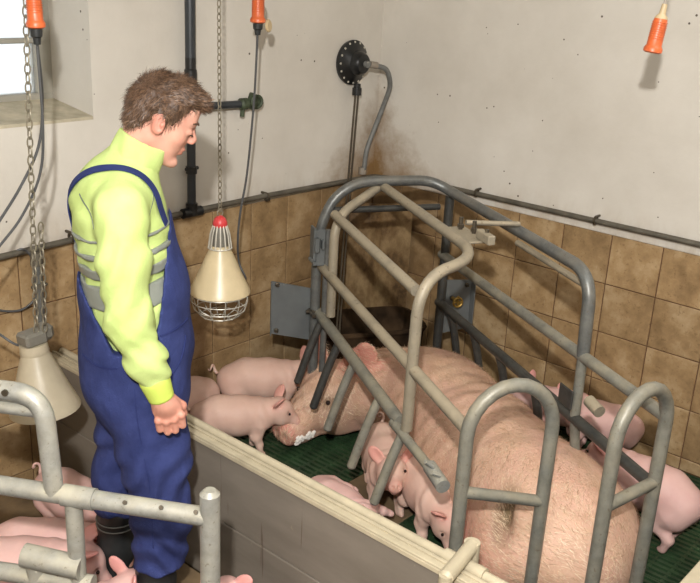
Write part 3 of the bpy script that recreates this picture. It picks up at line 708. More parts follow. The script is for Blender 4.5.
b = MB(); b.sweep([Q(0.055, 0.622, -0.01), Q(0.205, 0.608, -0.01)], 0.030, 18); b.sweep([Q(0.08, 0.60), Q(0.08, 0.55)], 0.026, 12)
tag(b.build('stub_tube', 'galv_near', nc), 'thick stub tube on the bottom rail')

# ============================================================ SUPPLY PIPES ON THE WALLS
def wall_clips(pts, t, ny, o=(0, 0, 0)):
    for p in pts:
        b = MB(); b.torus(V(p)-V(o), ny, 0.019, 0.005, 14, 6); b.sweep([V(p)-V(o), V(p)-V(o)+V((0.032 if ny[1] else 0, 0 if ny[1] else 0.032, 0)) if False else V(p)-V(o)+V(t)], 0.007, 6)
        b.build('pipe_clip', 'bolt_steel', PIPE)
PIPE = thing('water_pipe', 'grey water pipe clipped along the right wall just above the tiles', 'pipe', (-0.035, -1.5, 1.036))
o0 = (-0.035, -1.5, 1.036)
tube('pipe', [V((-0.035, -4.0, 1.043))-V(o0), V((-0.035, -0.30, 1.03))-V(o0)], 0.0125, 'grey_pipe', PIPE)
for y in (-0.678, -1.31, -1.95): 
    b = MB(); b.torus(V((-0.035, y, 1.036))-V(o0), (0, 1, 0), 0.0165, 0.006, 14, 6); b.sweep([V((-0.035, y, 1.052))-V(o0), V((0.0, y, 1.052))-V(o0)], 0.006, 6); b.build('pipe_clip', 'bolt_steel', PIPE)
o0 = (-1.5, -0.035, 1.0); PIPE = thing('water_pipe', 'dark water pipe along the left wall on the tile edge', 'pipe', o0)
tube('pipe', [V(p)-V(o0) for p in ((-4.4, -0.035, 0.945), (-2.15, -0.035, 0.985), (-1.28, -0.035, 1.010), (-0.80, -0.035, 1.012), (-0.05, -0.035, 1.0), (-0.04, -0.32, 1.03))], 0.0125, 'grey_pipe', PIPE, 0.02)
for x in (-0.82, -1.40, -1.86, -2.35):
    z = 1.005; b = MB(); b.torus(V((x, -0.035, z))-V(o0), (1, 0, 0), 0.0165, 0.006, 14, 6); b.sweep([V((x, -0.035, z+0.017))-V(o0), V((x, 0.0, z+0.017))-V(o0)], 0.006, 6); b.build('pipe_clip', 'bolt_steel', PIPE)
o0 = (-1.275, -0.045, 1.01); t = thing('standpipe', 'black vertical standpipe behind the man with a rusty side valve', 'pipe', o0)
tube('pipe', [(0, 0, 0.62), (-0.002, 0, 1.69)], 0.0215, 'black_pipe', t)
tube('pipe', [(0, 0, 0.0), (0, 0, 0.56)], 0.0185, 'black_pipe', t)
b = MB(); b.lathe([(0.026, 0), (0.026, 0.05), (0.022, 0.055), (0.022, 0.10)], (0, 0, 0.55)); b.lathe([(0.024, 0), (0.024, 0.03)], (0, 0, 0.17)); b.lathe([(0.025, -0.01), (0.025, 0.04)], (0, 0, 0)); b.lathe([(0.026, 0), (0.026, 0.05)], (0, 0, 0.42)); b.sweep([(-0.03, 0, 0.19), (0.035, 0, 0.19)], 0.008, 8)
b.each('coupling', 'black_plastic', t)
b = MB(); b.lathe([(0.022, -0.05), (0.022, 0.05)], (0, 0, 0.0), (1, 0, 0)); b.build('tee_fitting', 'black_plastic', t)
tube('branch_pipe', [(0.0, 0, 0.448), (0.30, 0, 0.440)], 0.0165, 'black_pipe', t)
b = MB(); b.lathe([(0.018, 0), (0.026, 0.008), (0.026, 0.04), (0.02, 0.045), (0.02, 0.065), (0.03, 0.07), (0.03, 0.10), (0.022, 0.104)], (0.27, 0, 0.44), (1, 0, 0), 16)
b.sweep([(0.325, 0, 0.44), (0.325, -0.02, 0.485)], 0.012, 8); b.torus((0.345, -0.03, 0.45), (0.2, 1, 0), 0.026, 0.007, 14, 6); b.sweep([(0.29, 0, 0.43), (0.285, 0, 0.385)], 0.010, 8)
tag(b.build('valve', 'valve_green', t), 'corroded greenish valve')
b = MB(); b.torus((0.09, 0, 0.447), (1, 0, 0), 0.020, 0.006, 12, 6); b.sweep([(0.09, 0, 0.465), (0.09, 0.045, 0.465)], 0.006, 6); b.build('pipe_clip', 'bolt_steel', t)
o0 = (-2.02, -0.05, 0.40); t = thing('drop_pipe', 'short grey pipe dropping from the wall pipe behind the left lamp chain', 'pipe', o0)
tube('pipe', [(0, 0, 0), (0, 0, 0.56)], 0.0175, 'galv_blue', t)
b = MB(); b.lathe([(0.024, 0), (0.024, 0.05)], (0, 0, 0.53)); b.lathe([(0.022, 0), (0.022, 0.02)], (0, 0, 0.44)); b.sweep([(-0.035, -0.01, 0.45), (0.03, -0.01, 0.45)], 0.006, 6); b.each('coupling', 'grey_pipe', t)

# pressure regulator
o0 = V((-0.236, 0, 1.593)); t = thing('pressure_regulator', 'round black pressure regulator on the left wall near the corner', 'regulator', o0)
b = MB(); b.lathe([(0.103, 0.0), (0.108, 0.012), (0.108, 0.022), (0.092, 0.030), (0.07, 0.042), (0.058, 0.052), (0.055, 0.078), (0.045, 0.092), (0.02, 0.10)], (0, 0, 0), (0, -1, 0), 40); b.build('body', 'black_plastic', t)
b = MB()
for k in range(16):
    a = 2*math.pi*k/16; b.lathe([(0.0055, 0), (0.0055, 0.005)], (math.cos(a)*0.098, -0.024, math.sin(a)*0.098), (0, -1, 0), 8)
b.each('screw', 'zinc_wire', t)
b = MB(); b.lathe([(0.016, 0.09), (0.016, 0.12)], (0, 0, 0), (0, -1, 0), 14); b.sweep([(0, -0.105, 0), (0.03, -0.112, -0.002)], 0.010, 10); b.build('hose_tail', 'hose_grey', t)
b = MB(); b.lathe([(0.018, -0.14), (0.018, -0.10)], (0.005, -0.05, 0), (0, 0, 1), 14); b.lathe([(0.024, -0.155), (0.024, -0.12)], (0.005, -0.05, 0), (0, 0, 1), 14); b.build('outlet', 'black_plastic', t)
hs = tag(tube('air_hose', spline([(-0.212, -0.110, 1.592), (-0.165, -0.125, 1.583), (-0.115, -0.14, 1.56), (-0.06, -0.12, 1.48), (-0.05, -0.08, 1.38), (-0.075, -0.05, 1.26), (-0.11, -0.035, 1.15), (-0.118, -0.03, 1.06), (-0.118, -0.02, 1.02)]), 0.0125, 'hose_grey'), 'grey hose curving from the black regulator down into the corner', 'hose')
b = MB(); b.sweep([(-0.118, -0.02, 1.055), (-0.118, -0.02, 1.02)], 0.02, 12); b.sweep([(-0.215, -0.112, 1.592), (-0.175, -0.122, 1.586)], 0.017, 12); b.each('hose_clip', 'cable_light', hs)
t = thing('twin_tube', 'pair of thin steel tubes dropping from the regulator to the trough', 'tube', (-0.23, -0.05, 1.44))
for dx in (-0.011, 0.011):
    tube('tube', [(dx, 0, 0.005), (dx-0.03, -0.005, -0.45), (dx-0.47, -0.36, -1.05)], 0.005, 'bolt_steel', t, n=8)
# ============================================================ CONNECTORS AND CABLES
def connector(loc, label, lean, cable_pts, up_pts, cap=False, black=True, ax=None, mat_c='cable', s=1.0):
    t = thing('plug_connector', label, 'plug', loc); L = V(lean).normalized()
    b = MB(); b.lathe([(0.020*s, 0.0), (0.027*s, 0.004), (0.0275*s, 0.014), (0.0245*s, 0.020), (0.022*s, 0.024), (0.0215*s, 0.06), (0.0205*s, 0.095), (0.019*s, 0.105)], (0, 0, 0), L, 24)
    b.build('housing', 'orange_plastic', t)
    b = MB()
    for k in range(8): b.torus(L*(0.045+k*0.007)*1.0, L, 0.0222*s, 0.0012, 20, 6)
    b.build('grip_ring', 'orange_plastic', t)
    b = MB(); b.lathe([(0.019*s, 0.105), (0.017*s, 0.112), (0.010*s, 0.120), (0.008*s, 0.15)], (0, 0, 0), L, 20); b.build('cable_gland', 'tan_cap' if not black else 'orange_plastic', t)
    if black:
        b = MB(); b.lathe([(0.018*s, 0.0), (0.0165*s, -0.022), (0.012*s, -0.026), (0.010*s, -0.045)], (0, 0, 0), L, 20); b.build('plug_insert', 'black_rubber', t)
    if cap:
        b = MB(); b.lathe([(0.025, 0), (0.025, 0.006), (0.020, 0.010)], (0.042, -0.012, -0.01), (0.4, -1, 0.1), 22); tag(b.build('flap_cap', 'tan_cap', t), 'round tan flap cap hanging open')
    if up_pts: tube('supply_cable', spline(up_pts), 0.0045, mat_c, t, n=8)
    if cable_pts: tube('lamp_cable', spline(cable_pts), 0.0045, mat_c, t, n=8)
    return t
connector((-0.865, -1.810, 1.834), 'orange plug connector hanging alone in front of the right wall', (0.10, -0.07, 1), None, s=1.08, up_pts=[(0.012, -0.010, 0.14), (0.02, -0.016, 0.3), (0.02, -0.015, 0.89)], black=False, mat_c='cable_light')
connector((-1.164, -0.322, 1.814), 'orange plug connector with round tan flap cap hanging beside the lamp chain', (0.0, 0, 1), [(0, 0, -0.03), (-0.005, 0.01, -0.3), (-0.01, 0.04, -0.60), (-0.035, 0.05, -0.76), (-0.04, 0.06, -0.88), (-0.015, 0.08, -1.00), (-0.02, 0.03, -1.06), (-0.12, -0.05, -1.02)], s=1.12, up_pts=[(0, 0, 0.14), (0, 0, 0.3), (0.0, 0, 0.84)], cap=True)
connector((-2.27, -0.57, 1.832), 'orange plug connector dangling in front of the window', (-0.02, 0.0, 1), [(0, 0, -0.03), (0.03, 0.04, -0.20), (0.02, 0.06, -0.35), (-0.05, 0.06, -0.47), (-0.17, 0.0, -0.56)], [(0, 0, 0.14), (0, 0, 0.3), (0.0, 0, 0.86)])

# ============================================================ HEAT LAMPS
def chain_mb(p0, p1, link=0.030, wdt=0.0075, r=0.0022):
    b = MB(); p0 = V(p0); p1 = V(p1); L = (p1-p0).length; n = int(L/(link*0.78)); d = (p1-p0).normalized()
    up = V((1, 0, 0)); e1 = d.cross(up).normalized(); e2 = d.cross(e1)
    for i in range(n):
        c = p0+d*(L*(i+0.5)/n); e = e1 if i % 2 else e2; pts = []
        for k in range(11):
            a = 2*math.pi*k/10; pts.append(c+d*math.cos(a)*link*0.5+e*math.sin(a)*wdt)
        b.sweep(pts, r, 5, cap=False)
    return b
def shade_profile(R, H, neck): return [(neck, H), (neck*1.02, H-0.004), (neck+(R-neck)*0.28, H*0.72), (neck+(R-neck)*0.62, H*0.36), (R*0.97, H*0.05), (R, 0.0), (R*1.02, -0.008), (R*1.0, -0.010), (R*0.95, 0.045*H), (neck+(R-neck)*0.58, H*0.36), (neck*0.95, H*0.9)]
# lamp 1, lit cream shade with wire guard
o0 = V((-1.45, -0.43, 0.803)); t = thing('heat_lamp', 'cream conical heat lamp with white wire guard hanging right of the man', 'lamp', o0)
R_, H_ = 0.119, 0.185
tag(MB().lathe(shade_profile(R_, H_, 0.036), caps=False).build('shade', 'lamp_cream', t), 'glossy cream cone shade')
b = MB()
for k in range(14):
    a = 2*math.pi*k/14; b.sweep([(math.cos(a)*0.046, math.sin(a)*0.046, H_-0.012), (math.cos(a)*0.038, math.sin(a)*0.038, H_+0.045), (math.cos(a)*0.026, math.sin(a)*0.026, H_+0.082)], 0.0032, 6)
b.torus((0, 0, H_-0.010), (0, 0, 1), 0.046, 0.003, 24, 6); b.build('vent_cage', 'zinc_wire', t)
MB().lathe([(0.030, H_-0.01), (0.030, H_+0.04), (0.020, H_+0.08)], n=18).build('lamp_holder', 'lamp_grey', t)
tag(MB().lathe([(0.027, H_+0.076), (0.029, H_+0.083), (0.028, H_+0.094), (0.022, H_+0.108), (0.010, H_+0.118), (0.004, H_+0.120)], n=20).build('top_cap', 'lamp_red', t), 'red cap with pink top')
b = MB(); b.torus((0, 0, H_+0.130), (0, 1, 0), 0.014, 0.0025, 16, 6); b.build('hook', 'chain_steel', t)
chain_mb((0, 0, H_+0.135), (-0.015, 0, 1.885)).build('chain', 'chain_steel', t)
MB().lathe([(0.02, 0.12), (0.03, 0.10), (0.06, 0.045), (0.062, 0.025), (0.04, 0.008), (0.01, 0.002)], n=22).build('bulb', 'dark_glass', t)
b = MB()
for (r, z) in ((0.112, -0.015), (0.111, -0.045), (0.099, -0.080), (0.075, -0.106), (0.038, -0.122)): b.torus((0, 0, z), (0, 0, 1), r, 0.0022, 36, 6)
for k in range(12):
    a = 2*math.pi*k/12; c, s = math.cos(a), math.sin(a); b.sweep([(c*r, s*r, z) for r, z in ((0.112, 0.0), (0.114, -0.04), (0.102, -0.080), (0.076, -0.108), (0.03, -0.126))], 0.0020, 6)
tag(b.build('wire_guard', 'zinc_wire', t), 'white wire basket guard')
# lamp 2, tilted plain shade
o0 = V((-2.315, -0.555, 0.63)); t = thing('heat_lamp', 'dusty off-white heat lamp without guard hanging tilted left of the man', 'lamp', o0)
tl = Matrix.Rotation(math.radians(-4), 4, 'Y') @ Matrix.Rotation(math.radians(-5), 4, 'X')
R_, H_ = 0.113, 0.20
o = MB().lathe(shade_profile(R_, H_, 0.042), caps=False).build('shade', 'lamp_white', t); o.data.transform(tl)
b = MB()
for k in range(3): b.box((-0.012, -0.070+k*0.004, 0.105+k*0.014), (0.012, -0.066+k*0.004, 0.108+k*0.014))
MB().lathe([(0.044, H_-0.012), (0.047, H_-0.002), (0.045, H_+0.008), (0.044, H_+0.024)], n=24).build('collar', 'lamp_white', t).data.transform(tl)
Mt = tl
b = MB(); b.box((-0.038, -0.036, H_+0.022), (0.038, 0.036, H_+0.066), 0.008); b.box((0.02, -0.02, H_+0.02), (0.075, 0.04, H_+0.075), 0.014); b.build('lamp_holder', 'lamp_grey', t, False).data.transform(Mt)
MB().lathe([(0.02, 0.13), (0.03, 0.11), (0.055, 0.055), (0.057, 0.035), (0.04, 0.018), (0.01, 0.012)], n=22).build('bulb', 'dark_glass', t).data.transform(tl)
chain_mb((-0.012, 0, H_+0.066), (0.065, 0.02, 2.04), 0.034, 0.009, 0.0026).build('chain', 'chain_steel', t)
chain_mb((0.012, -0.01, H_+0.066), (0.028, 0.0, 0.62), 0.034, 0.009, 0.0026).build('chain', 'chain_steel', t)
cb = tag(tube('lamp_cable', spline([(-2.27, -0.57, 1.78), (-2.262, -0.56, 1.55), (-2.27, -0.54, 1.40), (-2.33, -0.52, 1.27), (-2.43, -0.52, 1.17), (-2.50, -0.50, 1.06), (-2.50, -0.45, 0.97), (-2.40, -0.44, 0.88), (-2.36, -0.48, 0.84), (-2.345, -0.55, 0.85)]), 0.0042, 'cable', n=8), 'dark cable hanging in a long loop at the far left by the tiles', 'cable')
tag(tube('cable', spline([(-2.10, -0.03, 0.99), (-2.07, -0.045, 1.0), (-2.035, -0.045, 0.96), (-2.01, -0.04, 0.88), (-2.03, -0.04, 0.80), (-2.09, -0.04, 0.765), (-2.16, -0.03, 0.775), (-2.2, -0.02, 0.80)]), 0.0045, 'cable', n=8), 'thin dark cable looped over the wall pipe at far left', 'cable')

# ============================================================ PIGS
def pig_sdf(hy=0.0, hp=0.0, nz=0.0, legs=((0, 0), (0, 0), (0, 0), (0, 0)), bend=0.0, fat=1.0, ear=0.0, lie=False):
    """unit piglet facing +x, about 0.46 long; hy/hp head yaw and pitch, legs swing (x shift of hoof) for HL, HR, FL, FR"""
    S = Sdf()
    def bx(p):   # sideways bend of the spine
        x, y, z = p; return (x, y+bend*(x/0.3)**2*0.1, z)
    S.chain([bx((0.0, 0, 0.172)), bx((0.06, 0, 0.180)), bx((0.14, 0, 0.176)), bx((0.225, 0, 0.172))], [0.062*fat, 0.074*fat, 0.077*fat, 0.068*fat], 0.03)
    S.ell(bx((0.13, 0, 0.150)), (0.11, 0.066*fat, 0.062), None, 0.03)
    S.ell(bx((0.01, 0.03, 0.150)), (0.055, 0.042, 0.068), None, 0.02).ell(bx((0.01, -0.03, 0.150)), (0.055, 0.042, 0.068), None, 0.02)
    H = Sdf()
    H.ell((0.040, 0, 0.012), (0.056, 0.050, 0.048), None, 0.02)
    H.cone((0.055, 0, 0.0), (0.118, 0, -0.026), 0.037, 0.0235, 0.02)
    H.cone((0.03, 0, -0.028), (0.10, 0, -0.044), 0.030, 0.0145, 0.015)
    H.ell((0.050, 0.026, -0.018), (0.032, 0.022, 0.030), None, 0.015).ell((0.050, -0.026, -0.018), (0.032, 0.022, 0.030), None, 0.015)
    H.ell((0.127, 0, -0.027), (0.010, 0.0235, 0.021), rotm(0, 0.15, 0), 0.004, pink=1)
    for s in (1, -1):
        H.ell((0.137, s*0.009, -0.026), (0.006, 0.0042, 0.005), None, 0.003, op=-1, grime=0.9)
        H.ell((0.078, s*0.036, 0.017), (0.010, 0.006, 0.008), None, 0.006, op=-1, grime=0.4)
        Re = rotm(s*(-0.55+ear), 0.35+ear*0.8, s*0.55)
        H.ell((0.022, s*0.052, 0.060), (0.0085, 0.026, 0.040), Re, 0.010, pink=0.75)
        H.ell((0.034, s*0.052, 0.062), (0.007, 0.017, 0.030), Re, 0.005, op=-1, pink=0.9)
    hb = V(bx((0.275, 0, 0.195+nz)))
    Mh = Matrix.Translation(hb) @ Euler((0, hp, hy)).to_matrix().to_4x4()
    H.xform(Mh)
    S.cone(bx((0.225, 0, 0.178)), tuple(Mh @ V((0.02, 0, 0.0))), 0.064*fat, 0.050, 0.03)
    S.p += H.p
    for i, (x, s) in enumerate(((0.015, 1), (0.015, -1), (0.222, 1), (0.222, -1))):
        dx, dz = legs[i]
        if i < 2:
            S.chain([bx((x+0.005, s*0.040, 0.135)), bx((x+0.045+dx*0.4, s*0.047, 0.092+dz*0.5)), bx((x-0.005+dx*0.8, s*0.047, 0.056+dz)), bx((x+0.010+dx, s*0.047, 0.014+dz))], [0.042, 0.026, 0.0155, 0.013], 0.016)
        else:
            S.chain([bx((x, s*0.036, 0.140)), bx((x-0.012+dx*0.3, s*0.045, 0.092+dz*0.5)), bx((x+dx*0.7, s*0.045, 0.052+dz)), bx((x+0.002+dx, s*0.045, 0.014+dz))], [0.040, 0.024, 0.0150, 0.013], 0.016)
        hx = bx((x+(0.016 if i < 2 else 0.010)+dx, s*(0.047 if i < 2 else 0.045), 0.010+dz)); S.ell(hx, (0.015, 0.011, 0.0105), None, 0.004, grime=0.35)
    return S, Mh, bx
def piglet(label, loc, head, scale=1.0, mat='piglet_skin', roll=0.0, pitch=0.0, tail=True, h=0.0046, **kw):
    S, Mh, bx = pig_sdf(**kw)
    o = S.mesh('piglet', h, mat, None, post=lambda F, x, y, z: F + 0.0018*np.sin(x*150+z*60)*np.exp(-((x-0.24)/0.04)**2) + 0.0015*np.sin(x*48+z*30+1)*np.exp(-((x-0.12)/0.10)**2))
    tag(o, label, 'piglet', 'piglets of the litter')
    for s in (1, -1):
        p = Mh @ V((0.079, s*0.0385, 0.017)); b = MB(); b.lathe([(0.0005, -0.0055), (0.004, -0.004), (0.0055, 0.0), (0.004, 0.004), (0.0005, 0.0055)], p, (0, 0, 1), 10); b.build('eye', 'pig_eye', o)
    if tail:
        x0 = -0.058; pts = [bx((x0, 0, 0.20))]
        for k in range(1, 12): a = k*0.62; pts.append((x0-0.006-k*0.0028, math.sin(a)*0.011, 0.205+0.014*(1-math.cos(a))+k*0.001))
        MB().sweep(spline(pts, 3), [0.0065-0.0042*i/33 for i in range(len(spline(pts, 3)))], 8).build('tail', mat, o)
    o.location = loc; o.rotation_euler = (roll, pitch, head); o.scale = (scale,)*3
    return o
def heading(a, b): return math.atan2(b[1]-a[1], b[0]-a[0])
# --- sow pen, by the left wall
piglet('piglet walking along the tiled left wall behind, head behind the first bar', (-1.115, -0.13, 0), heading((-1.10, -0.12), (-0.80, -0.36)), 1.14, hp=0.10, legs=((0.02, 0), (-0.02, 0), (0.02, 0), (-0.01, 0)))
piglet('piglet nosing the sow\'s snout, its ear pointing right', (-1.425, -0.300, 0), heading((-1.40, -0.30), (-1.13, -0.52)), 1.04, hp=0.25, hy=-0.10, legs=((0.01, 0), (0, 0), (-0.02, 0), (0.01, 0)), ear=0.2)
piglet('piglet half hidden behind the man, only its rump showing beside his sleeve', (-1.275, -0.125, 0), heading((-1.30, -0.15), (-1.60, -0.19)), 1.06, tail=False)
# --- right wall
piglet('piglet farthest along the right wall, pink snout pointing left over the sow\'s back', (-0.135, -1.47, 0), heading((-0.13, -1.47), (-0.20, -1.12)), 1.0, 'piglet_pink', hp=0.0, hy=0.2)
piglet('piglet against the right tiled wall with its rump beside the right arched bar', (-0.135, -1.66, 0), heading((-0.15, -1.80), (-0.22, -1.45)), 1.02, 'piglet_pink', hp=0.45, hy=0.15, legs=((0.01, 0), (0.03, 0), (0, 0), (0, 0)), tail=False)
piglet('piglet nearest the right edge of the picture, snout on the sow\'s back', (-0.615, -2.10, 0), heading((-0.605, -2.075), (-0.51, -1.60)), 1.20, 'piglet_pink', hp=0.15, ear=0.3, hy=0.0, legs=((-0.01, 0), (0.02, 0), (0, 0), (0, 0)), tail=False)
# --- by the sow's belly
piglet('piglet facing the camera between two slanting bars', (-1.035, -0.975, 0), heading((-1.06, -0.965), (-1.30, -1.21)), 1.12, hp=-0.35, hy=0.0, nz=0.0, legs=((0, 0), (0, 0), (0.01, 0), (0.01, 0)))
piglet('piglet bowing its head at the belly beside the clamp sleeve', (-1.13, -1.215, 0), heading((-1.12, -1.22), (-1.27, -1.47)), 1.10, hp=0.75, hy=0.1, nz=-0.02, legs=((0, 0), (0, 0), (-0.02, 0), (0, 0)))
piglet('piglet lying low behind the partition\'s top rail', (-1.305, -1.03, 0.05), heading((-1.36, -0.95), (-1.42, -1.45)), 1.0, 'piglet_pink', roll=math.radians(62), hp=0.1)
# --- neighbour pen at the left
piglet('piglet with raised thin tail standing left of the man\'s legs', (-2.185, -0.33, 0), heading((-2.20, -0.28), (-2.16, -0.62)), 1.0, 'piglet_pink', hp=0.5, legs=((0, 0), (0.02, 0), (0, 0), (0.01, 0)))
piglet('large piglet nearest the bottom left corner behind the stub tube', (-2.66, -0.62, 0), heading((-2.60, -0.65), (-2.35, -0.85)), 1.15, 'piglet_pink', hp=0.55, ear=0.4, tail=False)
piglet('piglet partly hidden behind the large corner piglet', (-2.51, -0.55, 0), heading((-2.50, -0.54), (-2.28, -0.74)), 1.05, 'piglet_pink', hp=0.55, ear=0.4, tail=False)
piglet('piglet with big upright ear in front of the black boot', (-2.655, -1.01, 0), heading((-2.68, -0.965), (-2.34, -1.01)), 1.0, 'piglet_pink', hp=-0.05, ear=-0.3, tail=False)
piglet('piglet whose ear tip shows beside the round end post', (-2.37, -1.50, -0.0), heading((-2.37, -1.50), (-2.16, -1.28)), 0.98, 'piglet_pink', hp=0.0, ear=-0.3, tail=False)

# --- the sow (crate coordinates turned into world through W)
S = Sdf()
def w3(s, c, z): p = W(s, c, z); return (p.x, p.y, p.z)
def rc(rz, ry=0, rx=0): return rotm(0, 0, math.radians(60)) @ rotm(rx, ry, rz)
S.chain([w3(-1.06, -0.12, 0.225), w3(-1.30, -0.10, 0.235), w3(-1.70, -0.09, 0.235), w3(-2.00, -0.09, 0.235), w3(-2.20, -0.09, 0.225)], [0.185, 0.215, 0.225, 0.230, 0.212], 0.10)
S.ell(w3(-1.62, -0.09, 0.225), (0.60, 0.255, 0.235), rc(0), 0.08)
S.ell(w3(-1.22, -0.10, 0.225), (0.30, 0.245, 0.240), rc(0), 0.08)
S.ell(w3(-2.16, -0.075, 0.235), (0.345, 0.290, 0.250), rc(0), 0.08)
# belly with udder towards the man's side
S.ell(w3(-1.66, -0.27, 0.13), (0.46, 0.10, 0.12), rc(0.0), 0.07, pink=0.35)
for s_ in (-1.30, -1.46, -1.62, -1.78, -1.94, -2.08):
    S.ell(w3(s_, -0.345, 0.15), (0.050, 0.035, 0.045), rc(0), 0.03, pink=0.6); S.ell(w3(s_, -0.38, 0.16), (0.010, 0.016, 0.010), rc(0), 0.008, pink=1)
# hind leg lying forward, with the flank crease
S.ell(w3(-2.20, -0.28, 0.22), (0.16, 0.13, 0.155), rc(-0.25), 0.05, pink=0.1)
S.chain([w3(-2.20, -0.32, 0.16), w3(-2.16, -0.46, 0.09), w3(-2.28, -0.52, 0.06)], [0.10, 0.065, 0.045], 0.05)
S.cone(w3(-2.215, -0.285, 0.372), w3(-2.35, -0.415, 0.30), 0.014, 0.022, 0.06, op=-1, grime=0.55)  # carved flank crease with its shade tinted in
S.ell(w3(-2.10, -0.36, 0.21), (0.06, 0.05, 0.06), rc(0), 0.04, pink=0.9)
# neck and head, chin on the floor, turned to the man's side
S.chain([w3(-1.08, -0.16, 0.22), w3(-0.97, -0.27, 0.215), w3(-0.93, -0.38, 0.180)], [0.19, 0.170, 0.145], 0.08)
HS = Sdf()      # head frame: x forward, y left, z up
HS.ell((0.0, 0, 0.0), (0.125, 0.125, 0.130), None, 0.05)
HS.ell((-0.02, 0, -0.07), (0.14, 0.125, 0.100), None, 0.05)
HS.cone((0.05, 0, -0.005), (0.235, 0, -0.060), 0.100, 0.060, 0.05)
HS.ell((0.03, 0.085, -0.055), (0.10, 0.045, 0.075), None, 0.04).ell((0.03, -0.085, -0.055), (0.10, 0.045, 0.075), None, 0.04)
HS.cone((0.02, 0, -0.085), (0.21, 0, -0.105), 0.070, 0.034, 0.03)
HS.cone((0.10, 0, 0.055), (0.20, 0, 0.005), 0.03, 0.025, 0.03, grime=0.25)
HS.ell((0.272, 0, -0.060), (0.022, 0.058, 0.052), rotm(0, 0.12, 0), 0.012, pink=1)
for s_ in (1, -1):
    HS.ell((0.293, s_*0.022, -0.058), (0.014, 0.010, 0.012), None, 0.006, op=-1, grime=0.8)
    HS.ell((0.105, s_*0.083, 0.030), (0.026, 0.014, 0.018), None, 0.014, op=-1, grime=0.5)
    for k in range(3): HS.cone((0.21-k*0.028, -0.05*s_, 0.005+k*0.008), (0.21-k*0.028, 0, 0.018+k*0.012), 0.006, 0.006, 0.012, op=-1)
    HS.cone((0.11, s_*0.075, -0.092), (0.26, s_*0.048, -0.088), 0.004, 0.004, 0.010, op=-1, grime=0.5)
    Re = rotm(s_*(-0.62), 0.10, s_*0.30)
    HS.ell((-0.045, s_*0.112, 0.150), (0.016, 0.066, 0.125), Re, 0.025, pink=0.7)
    HS.ell((-0.022, s_*0.112, 0.162), (0.014, 0.048, 0.098), Re, 0.012, op=-1, pink=0.9)
fdir = W(-0.20, -0.37, -0.055).normalized()
hz_ = V((0, 0, 1)); hy_ = hz_.cross(fdir).normalized(); hz2 = fdir.cross(hy_).normalized()
Hm = Matrix((fdir, hy_, hz2)).transposed().to_4x4(); Hm.translation = W(-0.895, -0.480, 0.195)
Hm = Hm @ Matrix.Scale(1.14, 4)
HS.xform(Hm); S.p += HS.p
def sow_post(F, x, y, z):
    s = x*0.5+y*0.866; c = x*0.866-y*0.5
    rib = np.exp(-((s+1.55)/0.35)**2)
    F = F + 0.0018*np.sin(s*75+z*12)*rib + 0.003*np.sin(s*23+c*31)*np.sin(z*19+s*7) + 0.004*np.sin(s*95+c*10)*np.exp(-((s+0.98)/0.10)**2)
    return np.maximum(F, -(z-0.004))
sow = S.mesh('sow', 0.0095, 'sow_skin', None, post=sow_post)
def stain(o, attr, pts, rad, amt):     # dirt, crease shade or flush tinted in along a line
    me = o.data; n = len(me.vertices); co = np.empty(n*3); me.vertices.foreach_get('co', co); co = co.reshape(-1, 3)
    a = me.attributes[attr]; v = np.empty(n, np.float32); a.data.foreach_get('value', v)
    d = np.min([seg_d(co, np.array(pts[i], float), np.array(pts[i+1], float), 0, 0, None) for i in range(len(pts)-1)], 0)
    a.data.foreach_set('value', np.clip(v+amt*np.exp(-(d/rad)**2), 0, 1).astype(np.float32))
stain(sow, 'grime', [w3(-2.19, -0.27, 0.40), w3(-2.26, -0.34, 0.36), w3(-2.36, -0.42, 0.30)], 0.040, 0.85)  # flank crease shade painted in together with greenish dirt
stain(sow, 'pink', [w3(-2.08, -0.36, 0.22), w3(-2.24, -0.44, 0.20)], 0.09, 0.7)
stain(sow, 'grime', [tuple(Hm @ V((0.02, 0.14, -0.03))), tuple(Hm @ V((0.12, 0.10, -0.02)))], 0.07, 0.35)
stain(sow, 'grime', [w3(-0.98, -0.42, 0.32), w3(-1.02, -0.50, 0.2)], 0.07, 0.25)
tag(sow, 'large pink sow lying on the green slats inside the tube crate', 'sow')
def sflow(p, n):
    s = p@np.array([0.5, 0.866, 0]); f = np.tile(np.array([-0.5, -0.866, -0.15]), (len(p), 1)); c = p@np.array([0.866, -0.5, 0])
    return f + 0.5*np.stack([np.sin(s*9+c*7), np.cos(c*11+s*5), np.zeros(len(p))], 1)
strands('bristles', sow, 30000, 0.030, 0.0008, 'bristle', sow, sflow, lift=0.22, keep=lambda co, no: (no[:, 2] > -0.3), seed=3, curl=0.3)
for s_ in (1, -1):
    p = Hm @ V((0.105, s_*0.082, 0.030)); b = MB(); b.lathe([(0.001, -0.011), (0.008, -0.008), (0.011, 0), (0.008, 0.008), (0.001, 0.011)], p, (0, 0, 1), 14); b.build('eye', 'pig_eye', sow)
b = MB()
fp = [Hm @ V((0.225+random.uniform(-0.055, 0.035), 0.055, -0.085+random.uniform(-0.020, 0.022))) for k in range(34)]
for q in S.project(fp, 0.001)[0]:
    r = random.uniform(0.007, 0.012); b.lathe([(r*0.1, -r), (r*0.8, -r*0.6), (r, 0), (r*0.8, r*0.6), (r*0.1, r)], V(q), (0, 0, 1), 8)
tag(b.build('froth', 'froth', sow), 'white froth on the mouth')

# ============================================================ THE MAN
MO = V((-2.20, -1.03, 0)); MA = math.radians(-36)
